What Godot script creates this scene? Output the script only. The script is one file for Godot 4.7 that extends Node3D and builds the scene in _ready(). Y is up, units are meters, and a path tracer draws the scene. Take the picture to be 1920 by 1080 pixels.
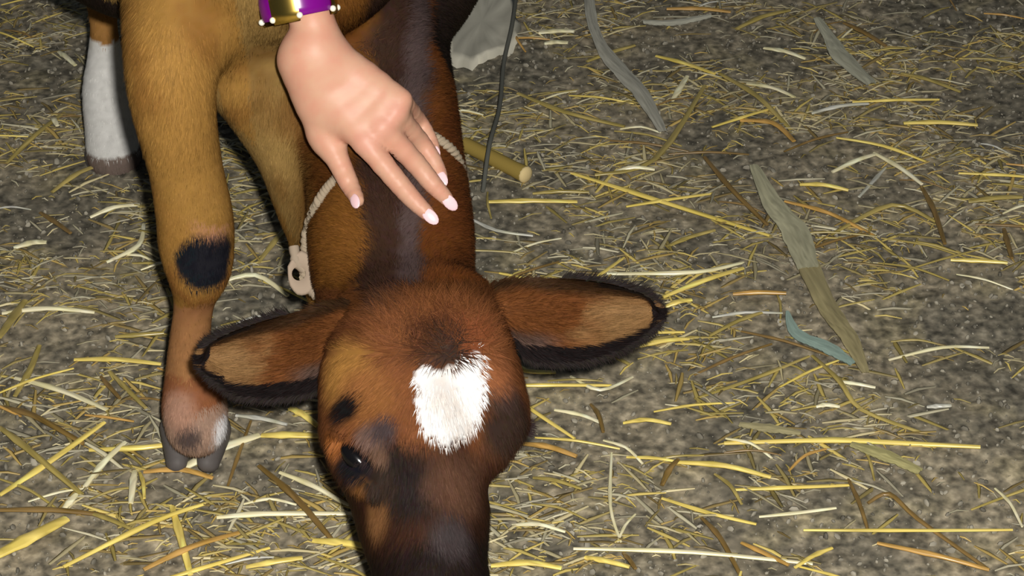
extends Node3D
# A calf with its head lowered over straw-littered dirt, a hand resting on its neck, lit by a camera flash.

var rng := RandomNumberGenerator.new()
var noise := FastNoiseLite.new()
var fine_noise := FastNoiseLite.new()
var used := {}

func _ready() -> void:
	# camera
	var cam := Camera3D.new()
	cam.name = "camera"
	cam.fov = 14.6528
	cam.near = 0.05
	cam.far = 60.0
	cam.position = Vector3(0, 1.52, 0)
	cam.rotation_degrees = Vector3(-33, 0, 0)
	add_child(cam)
	cam.current = true
	# dim shed light
	var env := Environment.new()
	env.background_mode = Environment.BG_COLOR
	env.background_color = Color(0.80, 0.86, 0.92)
	env.background_energy_multiplier = 0.07
	env.tonemap_mode = Environment.TONE_MAPPER_LINEAR
	env.tonemap_exposure = 1.0
	env.sdfgi_enabled = true
	env.ssao_enabled = true
	env.ssil_enabled = true
	var we := WorldEnvironment.new()
	we.name = "environment"
	we.environment = env
	add_child(we)
	# the camera's flash, a hand's breadth above and beside the lens
	var flash := OmniLight3D.new()
	flash.name = "camera_flash"
	flash.position = Vector3(0.05, 1.575, -0.01)
	flash.light_color = Color(1.0, 0.985, 0.96)
	flash.light_energy = 7.2
	flash.light_size = 0.02
	flash.omni_range = 20.0
	flash.omni_attenuation = 2.0
	flash.shadow_enabled = true
	add_child(flash)
	rng.seed = 20
	noise.seed = 7
	noise.frequency = 0.05
	noise.noise_type = FastNoiseLite.TYPE_SIMPLEX_SMOOTH
	noise.fractal_octaves = 3
	fine_noise.seed = 11
	fine_noise.frequency = 90.0
	build_floor()
	build_calf()
	build_person()
	build_bracelet()
	build_collar()
	build_litter()
	build_straw()


# ------------------------------------------------------------------ shapes and places, in metres
const FACING := Vector3(-0.0000, 0.5446, 0.8387)   # out of the face
var CALF := [
	[0.0600, 1, 0.0600, [[-0.2500, 0.6000, -2.1500, 0.1500, -0.3200, 0.5750, -2.4200, 0.1700], [-0.4000, 0.5450, -2.3400, 0.1600, -0.4600, 0.5400, -2.5000, 0.1600], [-0.1750, 0.4850, -2.3600, 0.1600, -0.2000, 0.4900, -2.5000, 0.1600], [-0.4200, 0.5500, -2.5000, 0.1600, -0.4400, 0.5800, -2.7500, 0.1500], [-0.2700, 0.5500, -2.5000, 0.1600, -0.3400, 0.5800, -2.8000, 0.1500], [-0.2200, 0.6200, -2.1000, 0.1200, -0.3000, 0.7000, -2.2500, 0.0800]]],
	[0.0500, 1, 0.0400, [[-0.2514, 0.4301, -2.4400, 0.1069, -0.2505, 0.4211, -2.3936, 0.0976], [-0.2505, 0.4211, -2.3936, 0.0976, -0.2490, 0.4082, -2.3287, 0.0846], [-0.2490, 0.4082, -2.3287, 0.0846, -0.2460, 0.3941, -2.2736, 0.0732], [-0.2460, 0.3941, -2.2736, 0.0732, -0.2411, 0.3791, -2.2404, 0.0655], [-0.2411, 0.3791, -2.2404, 0.0655, -0.2348, 0.3630, -2.2171, 0.0595], [-0.2348, 0.3630, -2.2171, 0.0595, -0.2273, 0.3476, -2.1957, 0.0543], [-0.2273, 0.3476, -2.1957, 0.0543, -0.2184, 0.3334, -2.1737, 0.0498], [-0.2184, 0.3334, -2.1737, 0.0498, -0.2083, 0.3201, -2.1535, 0.0461], [-0.2083, 0.3201, -2.1535, 0.0461, -0.1983, 0.3079, -2.1342, 0.0432], [-0.1983, 0.3079, -2.1342, 0.0432, -0.1878, 0.2965, -2.1135, 0.0412], [-0.1878, 0.2965, -2.1135, 0.0412, -0.1773, 0.2863, -2.0936, 0.0399], [-0.1773, 0.2863, -2.0936, 0.0399, -0.1700, 0.2793, -2.0798, 0.0392], [-0.3104, 0.5044, -2.2737, 0.0703, -0.3063, 0.4946, -2.2360, 0.0640], [-0.3063, 0.4946, -2.2360, 0.0640, -0.3002, 0.4806, -2.1836, 0.0552], [-0.3002, 0.4806, -2.1836, 0.0552, -0.2934, 0.4658, -2.1413, 0.0474], [-0.2934, 0.4658, -2.1413, 0.0474, -0.2863, 0.4523, -2.1193, 0.0418], [-0.2863, 0.4523, -2.1193, 0.0418, -0.2785, 0.4380, -2.1073, 0.0373], [-0.2785, 0.4380, -2.1073, 0.0373, -0.2697, 0.4208, -2.1001, 0.0337], [-0.2697, 0.4208, -2.1001, 0.0337, -0.2595, 0.3983, -2.0979, 0.0313], [-0.2595, 0.3983, -2.0979, 0.0313, -0.2483, 0.3729, -2.1004, 0.0298], [-0.2483, 0.3729, -2.1004, 0.0298, -0.2371, 0.3494, -2.1015, 0.0286], [-0.2371, 0.3494, -2.1015, 0.0286, -0.2260, 0.3296, -2.0988, 0.0273], [-0.2260, 0.3296, -2.0988, 0.0273, -0.2149, 0.3117, -2.0947, 0.0263], [-0.2149, 0.3117, -2.0947, 0.0263, -0.2045, 0.2962, -2.0908, 0.0254], [-0.2045, 0.2962, -2.0908, 0.0254, -0.1947, 0.2829, -2.0874, 0.0245], [-0.1947, 0.2829, -2.0874, 0.0245, -0.1856, 0.2719, -2.0843, 0.0237], [-0.1856, 0.2719, -2.0843, 0.0237, -0.1794, 0.2645, -2.0821, 0.0231]]],
	[0.0350, 1, 0.0020, [[-0.3098, 0.5954, -2.2200, 0.0957, -0.3136, 0.5838, -2.1955, 0.0906], [-0.3136, 0.5838, -2.1955, 0.0906, -0.3192, 0.5671, -2.1600, 0.0832], [-0.3192, 0.5671, -2.1600, 0.0832, -0.3251, 0.5491, -2.1220, 0.0752], [-0.3251, 0.5491, -2.1220, 0.0752, -0.3299, 0.5333, -2.0900, 0.0682], [-0.3299, 0.5333, -2.0900, 0.0682, -0.3333, 0.5210, -2.0651, 0.0623], [-0.3333, 0.5210, -2.0651, 0.0623, -0.3361, 0.5100, -2.0431, 0.0568], [-0.3361, 0.5100, -2.0431, 0.0568, -0.3382, 0.4996, -2.0246, 0.0520], [-0.3382, 0.4996, -2.0246, 0.0520, -0.3398, 0.4890, -2.0100, 0.0482], [-0.3398, 0.4890, -2.0100, 0.0482, -0.3407, 0.4786, -2.0003, 0.0456], [-0.3407, 0.4786, -2.0003, 0.0456, -0.3410, 0.4686, -1.9950, 0.0440], [-0.3410, 0.4686, -1.9950, 0.0440, -0.3408, 0.4579, -1.9922, 0.0430], [-0.3408, 0.4579, -1.9922, 0.0430, -0.3403, 0.4453, -1.9900, 0.0419], [-0.3403, 0.4453, -1.9900, 0.0419, -0.3392, 0.4297, -1.9886, 0.0405], [-0.3392, 0.4297, -1.9886, 0.0405, -0.3377, 0.4121, -1.9888, 0.0393], [-0.3377, 0.4121, -1.9888, 0.0393, -0.3360, 0.3941, -1.9895, 0.0382], [-0.3360, 0.3941, -1.9895, 0.0382, -0.3344, 0.3773, -1.9900, 0.0376], [-0.3344, 0.3773, -1.9900, 0.0376, -0.3330, 0.3617, -1.9900, 0.0377], [-0.3330, 0.3617, -1.9900, 0.0377, -0.3316, 0.3466, -1.9900, 0.0382], [-0.3316, 0.3466, -1.9900, 0.0382, -0.3304, 0.3326, -1.9900, 0.0389], [-0.3304, 0.3326, -1.9900, 0.0389, -0.3296, 0.3200, -1.9900, 0.0393], [-0.3296, 0.3200, -1.9900, 0.0393, -0.3294, 0.3094, -1.9901, 0.0395], [-0.3294, 0.3094, -1.9901, 0.0395, -0.3296, 0.3004, -1.9903, 0.0396], [-0.3296, 0.3004, -1.9903, 0.0396, -0.3299, 0.2922, -1.9904, 0.0395], [-0.3299, 0.2922, -1.9904, 0.0395, -0.3301, 0.2842, -1.9900, 0.0390], [-0.3301, 0.2842, -1.9900, 0.0390, -0.3298, 0.2766, -1.9889, 0.0382], [-0.3298, 0.2766, -1.9889, 0.0382, -0.3293, 0.2697, -1.9872, 0.0371], [-0.3293, 0.2697, -1.9872, 0.0371, -0.3291, 0.2626, -1.9857, 0.0356], [-0.3291, 0.2626, -1.9857, 0.0356, -0.3296, 0.2543, -1.9850, 0.0336], [-0.3296, 0.2543, -1.9850, 0.0336, -0.3311, 0.2446, -1.9857, 0.0308], [-0.3311, 0.2446, -1.9857, 0.0308, -0.3333, 0.2339, -1.9872, 0.0272], [-0.3333, 0.2339, -1.9872, 0.0272, -0.3357, 0.2225, -1.9889, 0.0238], [-0.3357, 0.2225, -1.9889, 0.0238, -0.3380, 0.2108, -1.9900, 0.0216], [-0.3380, 0.2108, -1.9900, 0.0216, -0.3402, 0.1984, -1.9905, 0.0207], [-0.3402, 0.1984, -1.9905, 0.0207, -0.3425, 0.1854, -1.9906, 0.0207], [-0.3425, 0.1854, -1.9906, 0.0207, -0.3445, 0.1722, -1.9905, 0.0214], [-0.3445, 0.1722, -1.9905, 0.0214, -0.3460, 0.1593, -1.9900, 0.0224], [-0.3460, 0.1593, -1.9900, 0.0224, -0.3468, 0.1463, -1.9892, 0.0239], [-0.3468, 0.1463, -1.9892, 0.0239, -0.3471, 0.1332, -1.9881, 0.0260], [-0.3471, 0.1332, -1.9881, 0.0260, -0.3470, 0.1209, -1.9867, 0.0282], [-0.3470, 0.1209, -1.9867, 0.0282, -0.3469, 0.1101, -1.9850, 0.0301], [-0.3469, 0.1101, -1.9850, 0.0301, -0.3468, 0.1012, -1.9829, 0.0317], [-0.3468, 0.1012, -1.9829, 0.0317, -0.3464, 0.0939, -1.9803, 0.0331], [-0.3464, 0.0939, -1.9803, 0.0331, -0.3460, 0.0875, -1.9776, 0.0342], [-0.3460, 0.0875, -1.9776, 0.0342, -0.3456, 0.0816, -1.9750, 0.0349], [-0.3456, 0.0816, -1.9750, 0.0349, -0.3452, 0.0759, -1.9723, 0.0347], [-0.3452, 0.0759, -1.9723, 0.0347, -0.3448, 0.0709, -1.9694, 0.0340], [-0.3448, 0.0709, -1.9694, 0.0340, -0.3444, 0.0667, -1.9668, 0.0331], [-0.3444, 0.0667, -1.9668, 0.0331, -0.3441, 0.0637, -1.9650, 0.0325]]],
	[0.0400, 1, 0.0020, [[-0.1804, 0.4817, -2.2400, 0.0698, -0.1792, 0.4609, -2.2089, 0.0644], [-0.1792, 0.4609, -2.2089, 0.0644, -0.1772, 0.4312, -2.1644, 0.0567], [-0.1772, 0.4312, -2.1644, 0.0567, -0.1734, 0.4008, -2.1200, 0.0500], [-0.1734, 0.4008, -2.1200, 0.0500, -0.1661, 0.3706, -2.0759, 0.0453], [-0.1661, 0.3706, -2.0759, 0.0453, -0.1571, 0.3396, -2.0319, 0.0416], [-0.1571, 0.3396, -2.0319, 0.0416, -0.1501, 0.3140, -2.0000, 0.0389], [-0.1501, 0.3140, -2.0000, 0.0389, -0.1471, 0.2980, -1.9881, 0.0381], [-0.1471, 0.2980, -1.9881, 0.0381, -0.1461, 0.2873, -1.9885, 0.0382], [-0.1461, 0.2873, -1.9885, 0.0382, -0.1453, 0.2743, -1.9900, 0.0369], [-0.1453, 0.2743, -1.9900, 0.0369, -0.1440, 0.2565, -1.9894, 0.0321], [-0.1440, 0.2565, -1.9894, 0.0321, -0.1427, 0.2364, -1.9900, 0.0259], [-0.1427, 0.2364, -1.9900, 0.0259, -0.1417, 0.2142, -1.9900, 0.0215], [-0.1417, 0.2142, -1.9900, 0.0215, -0.1408, 0.1882, -1.9887, 0.0205], [-0.1408, 0.1882, -1.9887, 0.0205, -0.1400, 0.1600, -1.9869, 0.0213], [-0.1400, 0.1600, -1.9869, 0.0213, -0.1394, 0.1348, -1.9850, 0.0230], [-0.1394, 0.1348, -1.9850, 0.0230, -0.1390, 0.1138, -1.9837, 0.0260], [-0.1390, 0.1138, -1.9837, 0.0260, -0.1389, 0.0957, -1.9824, 0.0298], [-0.1389, 0.0957, -1.9824, 0.0298, -0.1385, 0.0815, -1.9800, 0.0326], [-0.1385, 0.0815, -1.9800, 0.0326, -0.1377, 0.0723, -1.9752, 0.0333], [-0.1377, 0.0723, -1.9752, 0.0333, -0.1367, 0.0670, -1.9693, 0.0329], [-0.1367, 0.0670, -1.9693, 0.0329, -0.1360, 0.0637, -1.9650, 0.0325]]],
	[0.0500, 1, 0.0030, [[-0.5000, 0.5200, -2.7000, 0.1200, -0.5096, 0.4793, -2.6848, 0.1039], [-0.5096, 0.4793, -2.6848, 0.1039, -0.5231, 0.4219, -2.6652, 0.0813], [-0.5231, 0.4219, -2.6652, 0.0813, -0.5350, 0.3700, -2.6600, 0.0620], [-0.5350, 0.3700, -2.6600, 0.0620, -0.5440, 0.3317, -2.6859, 0.0500], [-0.5440, 0.3317, -2.6859, 0.0500, -0.5513, 0.2990, -2.7263, 0.0413], [-0.5513, 0.2990, -2.7263, 0.0413, -0.5550, 0.2700, -2.7500, 0.0340], [-0.5550, 0.2700, -2.7500, 0.0340, -0.5528, 0.2450, -2.7389, 0.0271], [-0.5528, 0.2450, -2.7389, 0.0271, -0.5471, 0.2236, -2.7111, 0.0216], [-0.5471, 0.2236, -2.7111, 0.0216, -0.5429, 0.2035, -2.6900, 0.0183], [-0.5429, 0.2035, -2.6900, 0.0183, -0.5427, 0.1841, -2.6859, 0.0180], [-0.5427, 0.1841, -2.6859, 0.0180, -0.5442, 0.1659, -2.6885, 0.0200], [-0.5442, 0.1659, -2.6885, 0.0200, -0.5456, 0.1482, -2.6900, 0.0225], [-0.5456, 0.1482, -2.6900, 0.0225, -0.5465, 0.1308, -2.6878, 0.0254], [-0.5465, 0.1308, -2.6878, 0.0254, -0.5474, 0.1139, -2.6844, 0.0289], [-0.5474, 0.1139, -2.6844, 0.0289, -0.5477, 0.0971, -2.6800, 0.0316], [-0.5477, 0.0971, -2.6800, 0.0316, -0.5468, 0.0795, -2.6737, 0.0328], [-0.5468, 0.0795, -2.6737, 0.0328, -0.5453, 0.0620, -2.6663, 0.0332], [-0.5453, 0.0620, -2.6663, 0.0332, -0.5438, 0.0466, -2.6600, 0.0337], [-0.5438, 0.0466, -2.6600, 0.0337, -0.5427, 0.0335, -2.6556, 0.0347], [-0.5427, 0.0335, -2.6556, 0.0347, -0.5417, 0.0225, -2.6522, 0.0358], [-0.5417, 0.0225, -2.6522, 0.0358, -0.5411, 0.0150, -2.6500, 0.0365]]],
	[0.0500, 1, 0.0030, [[-0.3100, 0.5200, -2.7600, 0.1200, -0.3041, 0.4756, -2.7441, 0.1032], [-0.3041, 0.4756, -2.7441, 0.1032, -0.2959, 0.4133, -2.7237, 0.0797], [-0.2959, 0.4133, -2.7237, 0.0797, -0.2900, 0.3600, -2.7200, 0.0600], [-0.2900, 0.3600, -2.7200, 0.0600, -0.2885, 0.3311, -2.7507, 0.0482], [-0.2885, 0.3311, -2.7507, 0.0482, -0.2893, 0.3111, -2.7981, 0.0402], [-0.2893, 0.3111, -2.7981, 0.0402, -0.2900, 0.2800, -2.8300, 0.0340], [-0.2900, 0.2800, -2.8300, 0.0340, -0.2900, 0.2220, -2.8296, 0.0289], [-0.2900, 0.2220, -2.8296, 0.0289, -0.2900, 0.1530, -2.8137, 0.0256], [-0.2900, 0.1530, -2.8137, 0.0256, -0.2900, 0.1000, -2.8000, 0.0240], [-0.2900, 0.1000, -2.8000, 0.0240, -0.2900, 0.0776, -2.7956, 0.0249], [-0.2900, 0.0776, -2.7956, 0.0249, -0.2900, 0.0713, -2.7933, 0.0276], [-0.2900, 0.0713, -2.7933, 0.0276, -0.2900, 0.0650, -2.7900, 0.0300], [-0.2900, 0.0650, -2.7900, 0.0300, -0.2900, 0.0520, -2.7833, 0.0313], [-0.2900, 0.0520, -2.7833, 0.0313, -0.2900, 0.0391, -2.7756, 0.0323], [-0.2900, 0.0391, -2.7756, 0.0323, -0.2900, 0.0300, -2.7700, 0.0330]]],
	[0.0500, 1, 0.0300, [[-0.1142, 0.2787, -1.8529, 0.0627, -0.1163, 0.2866, -1.8719, 0.0650], [-0.1163, 0.2866, -1.8719, 0.0650, -0.1193, 0.2978, -1.8991, 0.0683], [-0.1193, 0.2978, -1.8991, 0.0683, -0.1219, 0.3082, -1.9257, 0.0704], [-0.1219, 0.3082, -1.9257, 0.0704, -0.1235, 0.3154, -1.9474, 0.0708], [-0.1235, 0.3154, -1.9474, 0.0708, -0.1246, 0.3219, -1.9685, 0.0701], [-0.1246, 0.3219, -1.9685, 0.0701, -0.1254, 0.3306, -1.9939, 0.0685], [-0.1254, 0.3306, -1.9939, 0.0685, -0.1256, 0.3436, -2.0253, 0.0657], [-0.1256, 0.3436, -2.0253, 0.0657, -0.1255, 0.3589, -2.0608, 0.0621], [-0.1255, 0.3589, -2.0608, 0.0621, -0.1261, 0.3734, -2.0992, 0.0591], [-0.1261, 0.3734, -2.0992, 0.0591, -0.1278, 0.3854, -2.1381, 0.0558], [-0.1278, 0.3854, -2.1381, 0.0558, -0.1303, 0.3965, -2.1798, 0.0531], [-0.1303, 0.3965, -2.1798, 0.0531, -0.1332, 0.4092, -2.2298, 0.0542], [-0.1332, 0.4092, -2.2298, 0.0542, -0.1368, 0.4267, -2.3003, 0.0627], [-0.1368, 0.4267, -2.3003, 0.0627, -0.1407, 0.4458, -2.3791, 0.0751], [-0.1407, 0.4458, -2.3791, 0.0751, -0.1435, 0.4593, -2.4351, 0.0842], [-0.1461, 0.2252, -1.9731, 0.0590, -0.1512, 0.2371, -1.9985, 0.0603], [-0.1512, 0.2371, -1.9985, 0.0603, -0.1582, 0.2540, -2.0351, 0.0621], [-0.1582, 0.2540, -2.0351, 0.0621, -0.1642, 0.2696, -2.0735, 0.0634], [-0.1642, 0.2696, -2.0735, 0.0634, -0.1673, 0.2802, -2.1086, 0.0625], [-0.1673, 0.2802, -2.1086, 0.0625, -0.1693, 0.2895, -2.1456, 0.0611], [-0.1693, 0.2895, -2.1456, 0.0611, -0.1726, 0.3032, -2.1907, 0.0625], [-0.1726, 0.3032, -2.1907, 0.0625, -0.1794, 0.3271, -2.2557, 0.0698], [-0.1794, 0.3271, -2.2557, 0.0698, -0.1875, 0.3554, -2.3288, 0.0799], [-0.1875, 0.3554, -2.3288, 0.0799, -0.1934, 0.3756, -2.3808, 0.0873], [-0.1128, 0.3206, -1.8860, 0.0319, -0.1120, 0.3334, -1.9169, 0.0304], [-0.1120, 0.3334, -1.9169, 0.0304, -0.1110, 0.3520, -1.9614, 0.0283], [-0.1110, 0.3520, -1.9614, 0.0283, -0.1111, 0.3726, -2.0092, 0.0264], [-0.1111, 0.3726, -2.0092, 0.0264, -0.1133, 0.3973, -2.0637, 0.0249], [-0.1133, 0.3973, -2.0637, 0.0249, -0.1165, 0.4240, -2.1214, 0.0237], [-0.1165, 0.4240, -2.1214, 0.0237, -0.1189, 0.4429, -2.1622, 0.0229]]],
	[0.0600, 1, 0.0350, [[-0.1142, 0.3108, -1.7902, 0.0473, -0.0555, 0.3199, -1.7961, 0.0453], [-0.1201, 0.3019, -1.7367, 0.0586, -0.0517, 0.2961, -1.7449, 0.0558], [-0.1269, 0.2667, -1.7080, 0.0494, -0.0406, 0.2621, -1.7228, 0.0497], [-0.0950, 0.2547, -1.6822, 0.0670, -0.0836, 0.2106, -1.6417, 0.0557], [-0.1172, 0.2177, -1.7060, 0.0484, -0.0959, 0.1791, -1.6570, 0.0404], [-0.0838, 0.2314, -1.6314, 0.0384, -0.0717, 0.1922, -1.5642, 0.0412], [-0.0800, 0.2001, -1.6468, 0.0470, -0.0708, 0.1415, -1.5491, 0.0478], [-0.0704, 0.1482, -1.5416, 0.0495, -0.0670, 0.1116, -1.5178, 0.0461], [-0.0978, 0.2222, -1.8043, 0.0661, -0.0751, 0.1005, -1.6179, 0.0406], [-0.1414, 0.2515, -1.7994, 0.0471, -0.1362, 0.1944, -1.7623, 0.0419], [-0.0344, 0.2400, -1.8158, 0.0396, -0.0342, 0.1928, -1.7732, 0.0368]]],
	[0.0300, 1, 0.0100, [[-0.1058, 0.3385, -1.7546, 0.0277, -0.0553, 0.3392, -1.7491, 0.0261], [-0.0551, 0.3420, -1.7449, 0.0241, -0.0621, 0.3365, -1.7175, 0.0149]]],
	[0.0250, 1, 0.0100, [[-0.1592, 0.2669, -1.6783, 0.0109, -0.1551, 0.2752, -1.6719, 0.0121], [-0.1551, 0.2752, -1.6719, 0.0121, -0.1491, 0.2864, -1.6629, 0.0136], [-0.1491, 0.2864, -1.6629, 0.0136, -0.1429, 0.2941, -1.6542, 0.0147], [-0.1429, 0.2941, -1.6542, 0.0147, -0.1364, 0.2951, -1.6467, 0.0151], [-0.1364, 0.2951, -1.6467, 0.0151, -0.1296, 0.2925, -1.6395, 0.0150], [-0.1296, 0.2925, -1.6395, 0.0150, -0.1239, 0.2888, -1.6328, 0.0146], [-0.1239, 0.2888, -1.6328, 0.0146, -0.1195, 0.2838, -1.6266, 0.0134], [-0.1195, 0.2838, -1.6266, 0.0134, -0.1161, 0.2778, -1.6209, 0.0118], [-0.1161, 0.2778, -1.6209, 0.0118, -0.1139, 0.2735, -1.6170, 0.0107]]],
	[0.0250, 1, 0.0100, [[-0.0224, 0.2982, -1.6986, 0.0169, -0.0185, 0.2921, -1.7001, 0.0170], [-0.0185, 0.2921, -1.7001, 0.0170, -0.0131, 0.2834, -1.7020, 0.0172], [-0.0131, 0.2834, -1.7020, 0.0172, -0.0090, 0.2760, -1.7021, 0.0170], [-0.0090, 0.2760, -1.7021, 0.0170, -0.0072, 0.2716, -1.6992, 0.0164], [-0.0072, 0.2716, -1.6992, 0.0164, -0.0067, 0.2685, -1.6945, 0.0156], [-0.0067, 0.2685, -1.6945, 0.0156, -0.0080, 0.2651, -1.6890, 0.0150], [-0.0080, 0.2651, -1.6890, 0.0150, -0.0122, 0.2605, -1.6821, 0.0148], [-0.0122, 0.2605, -1.6821, 0.0148, -0.0181, 0.2557, -1.6743, 0.0149], [-0.0181, 0.2557, -1.6743, 0.0149, -0.0224, 0.2523, -1.6688, 0.0149]]],
	[0.0120, 1, 0.0100, [[-0.1613, 0.2554, -1.6648, 0.0065, -0.1579, 0.2555, -1.6554, 0.0068], [-0.1579, 0.2555, -1.6554, 0.0068, -0.1528, 0.2557, -1.6421, 0.0072], [-0.1528, 0.2557, -1.6421, 0.0072, -0.1468, 0.2563, -1.6297, 0.0073], [-0.1468, 0.2563, -1.6297, 0.0073, -0.1387, 0.2578, -1.6192, 0.0071], [-0.1387, 0.2578, -1.6192, 0.0071, -0.1297, 0.2598, -1.6096, 0.0066], [-0.1297, 0.2598, -1.6096, 0.0066, -0.1232, 0.2612, -1.6030, 0.0063]]],
	[0.0200, -1, 0.0100, [[-0.1512, 0.3235, -1.6494, 0.0097, -0.1467, 0.3262, -1.6333, 0.0096]]],
	[0.0100, -1, 0.0100, [[-0.1570, 0.2820, -1.6523, 0.0054, -0.1528, 0.2831, -1.6435, 0.0064], [-0.1528, 0.2831, -1.6435, 0.0064, -0.1467, 0.2846, -1.6310, 0.0077], [-0.1467, 0.2846, -1.6310, 0.0077, -0.1402, 0.2855, -1.6188, 0.0082], [-0.1402, 0.2855, -1.6188, 0.0082, -0.1328, 0.2853, -1.6072, 0.0073], [-0.1328, 0.2853, -1.6072, 0.0073, -0.1249, 0.2845, -1.5958, 0.0056], [-0.1249, 0.2845, -1.5958, 0.0056, -0.1193, 0.2839, -1.5879, 0.0043]]],
	[0.0300, -1, 0.0100, [[-0.3255, 0.4726, -2.2053, 0.0081, -0.3194, 0.4614, -2.2043, 0.0082], [-0.3194, 0.4614, -2.2043, 0.0082, -0.3106, 0.4455, -2.2028, 0.0084], [-0.3106, 0.4455, -2.2028, 0.0084, -0.3021, 0.4298, -2.2014, 0.0081], [-0.3021, 0.4298, -2.2014, 0.0081, -0.2941, 0.4145, -2.2003, 0.0071], [-0.2941, 0.4145, -2.2003, 0.0071, -0.2865, 0.3995, -2.1994, 0.0057], [-0.2865, 0.3995, -2.1994, 0.0057, -0.2811, 0.3890, -2.1987, 0.0047]]],
]
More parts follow.
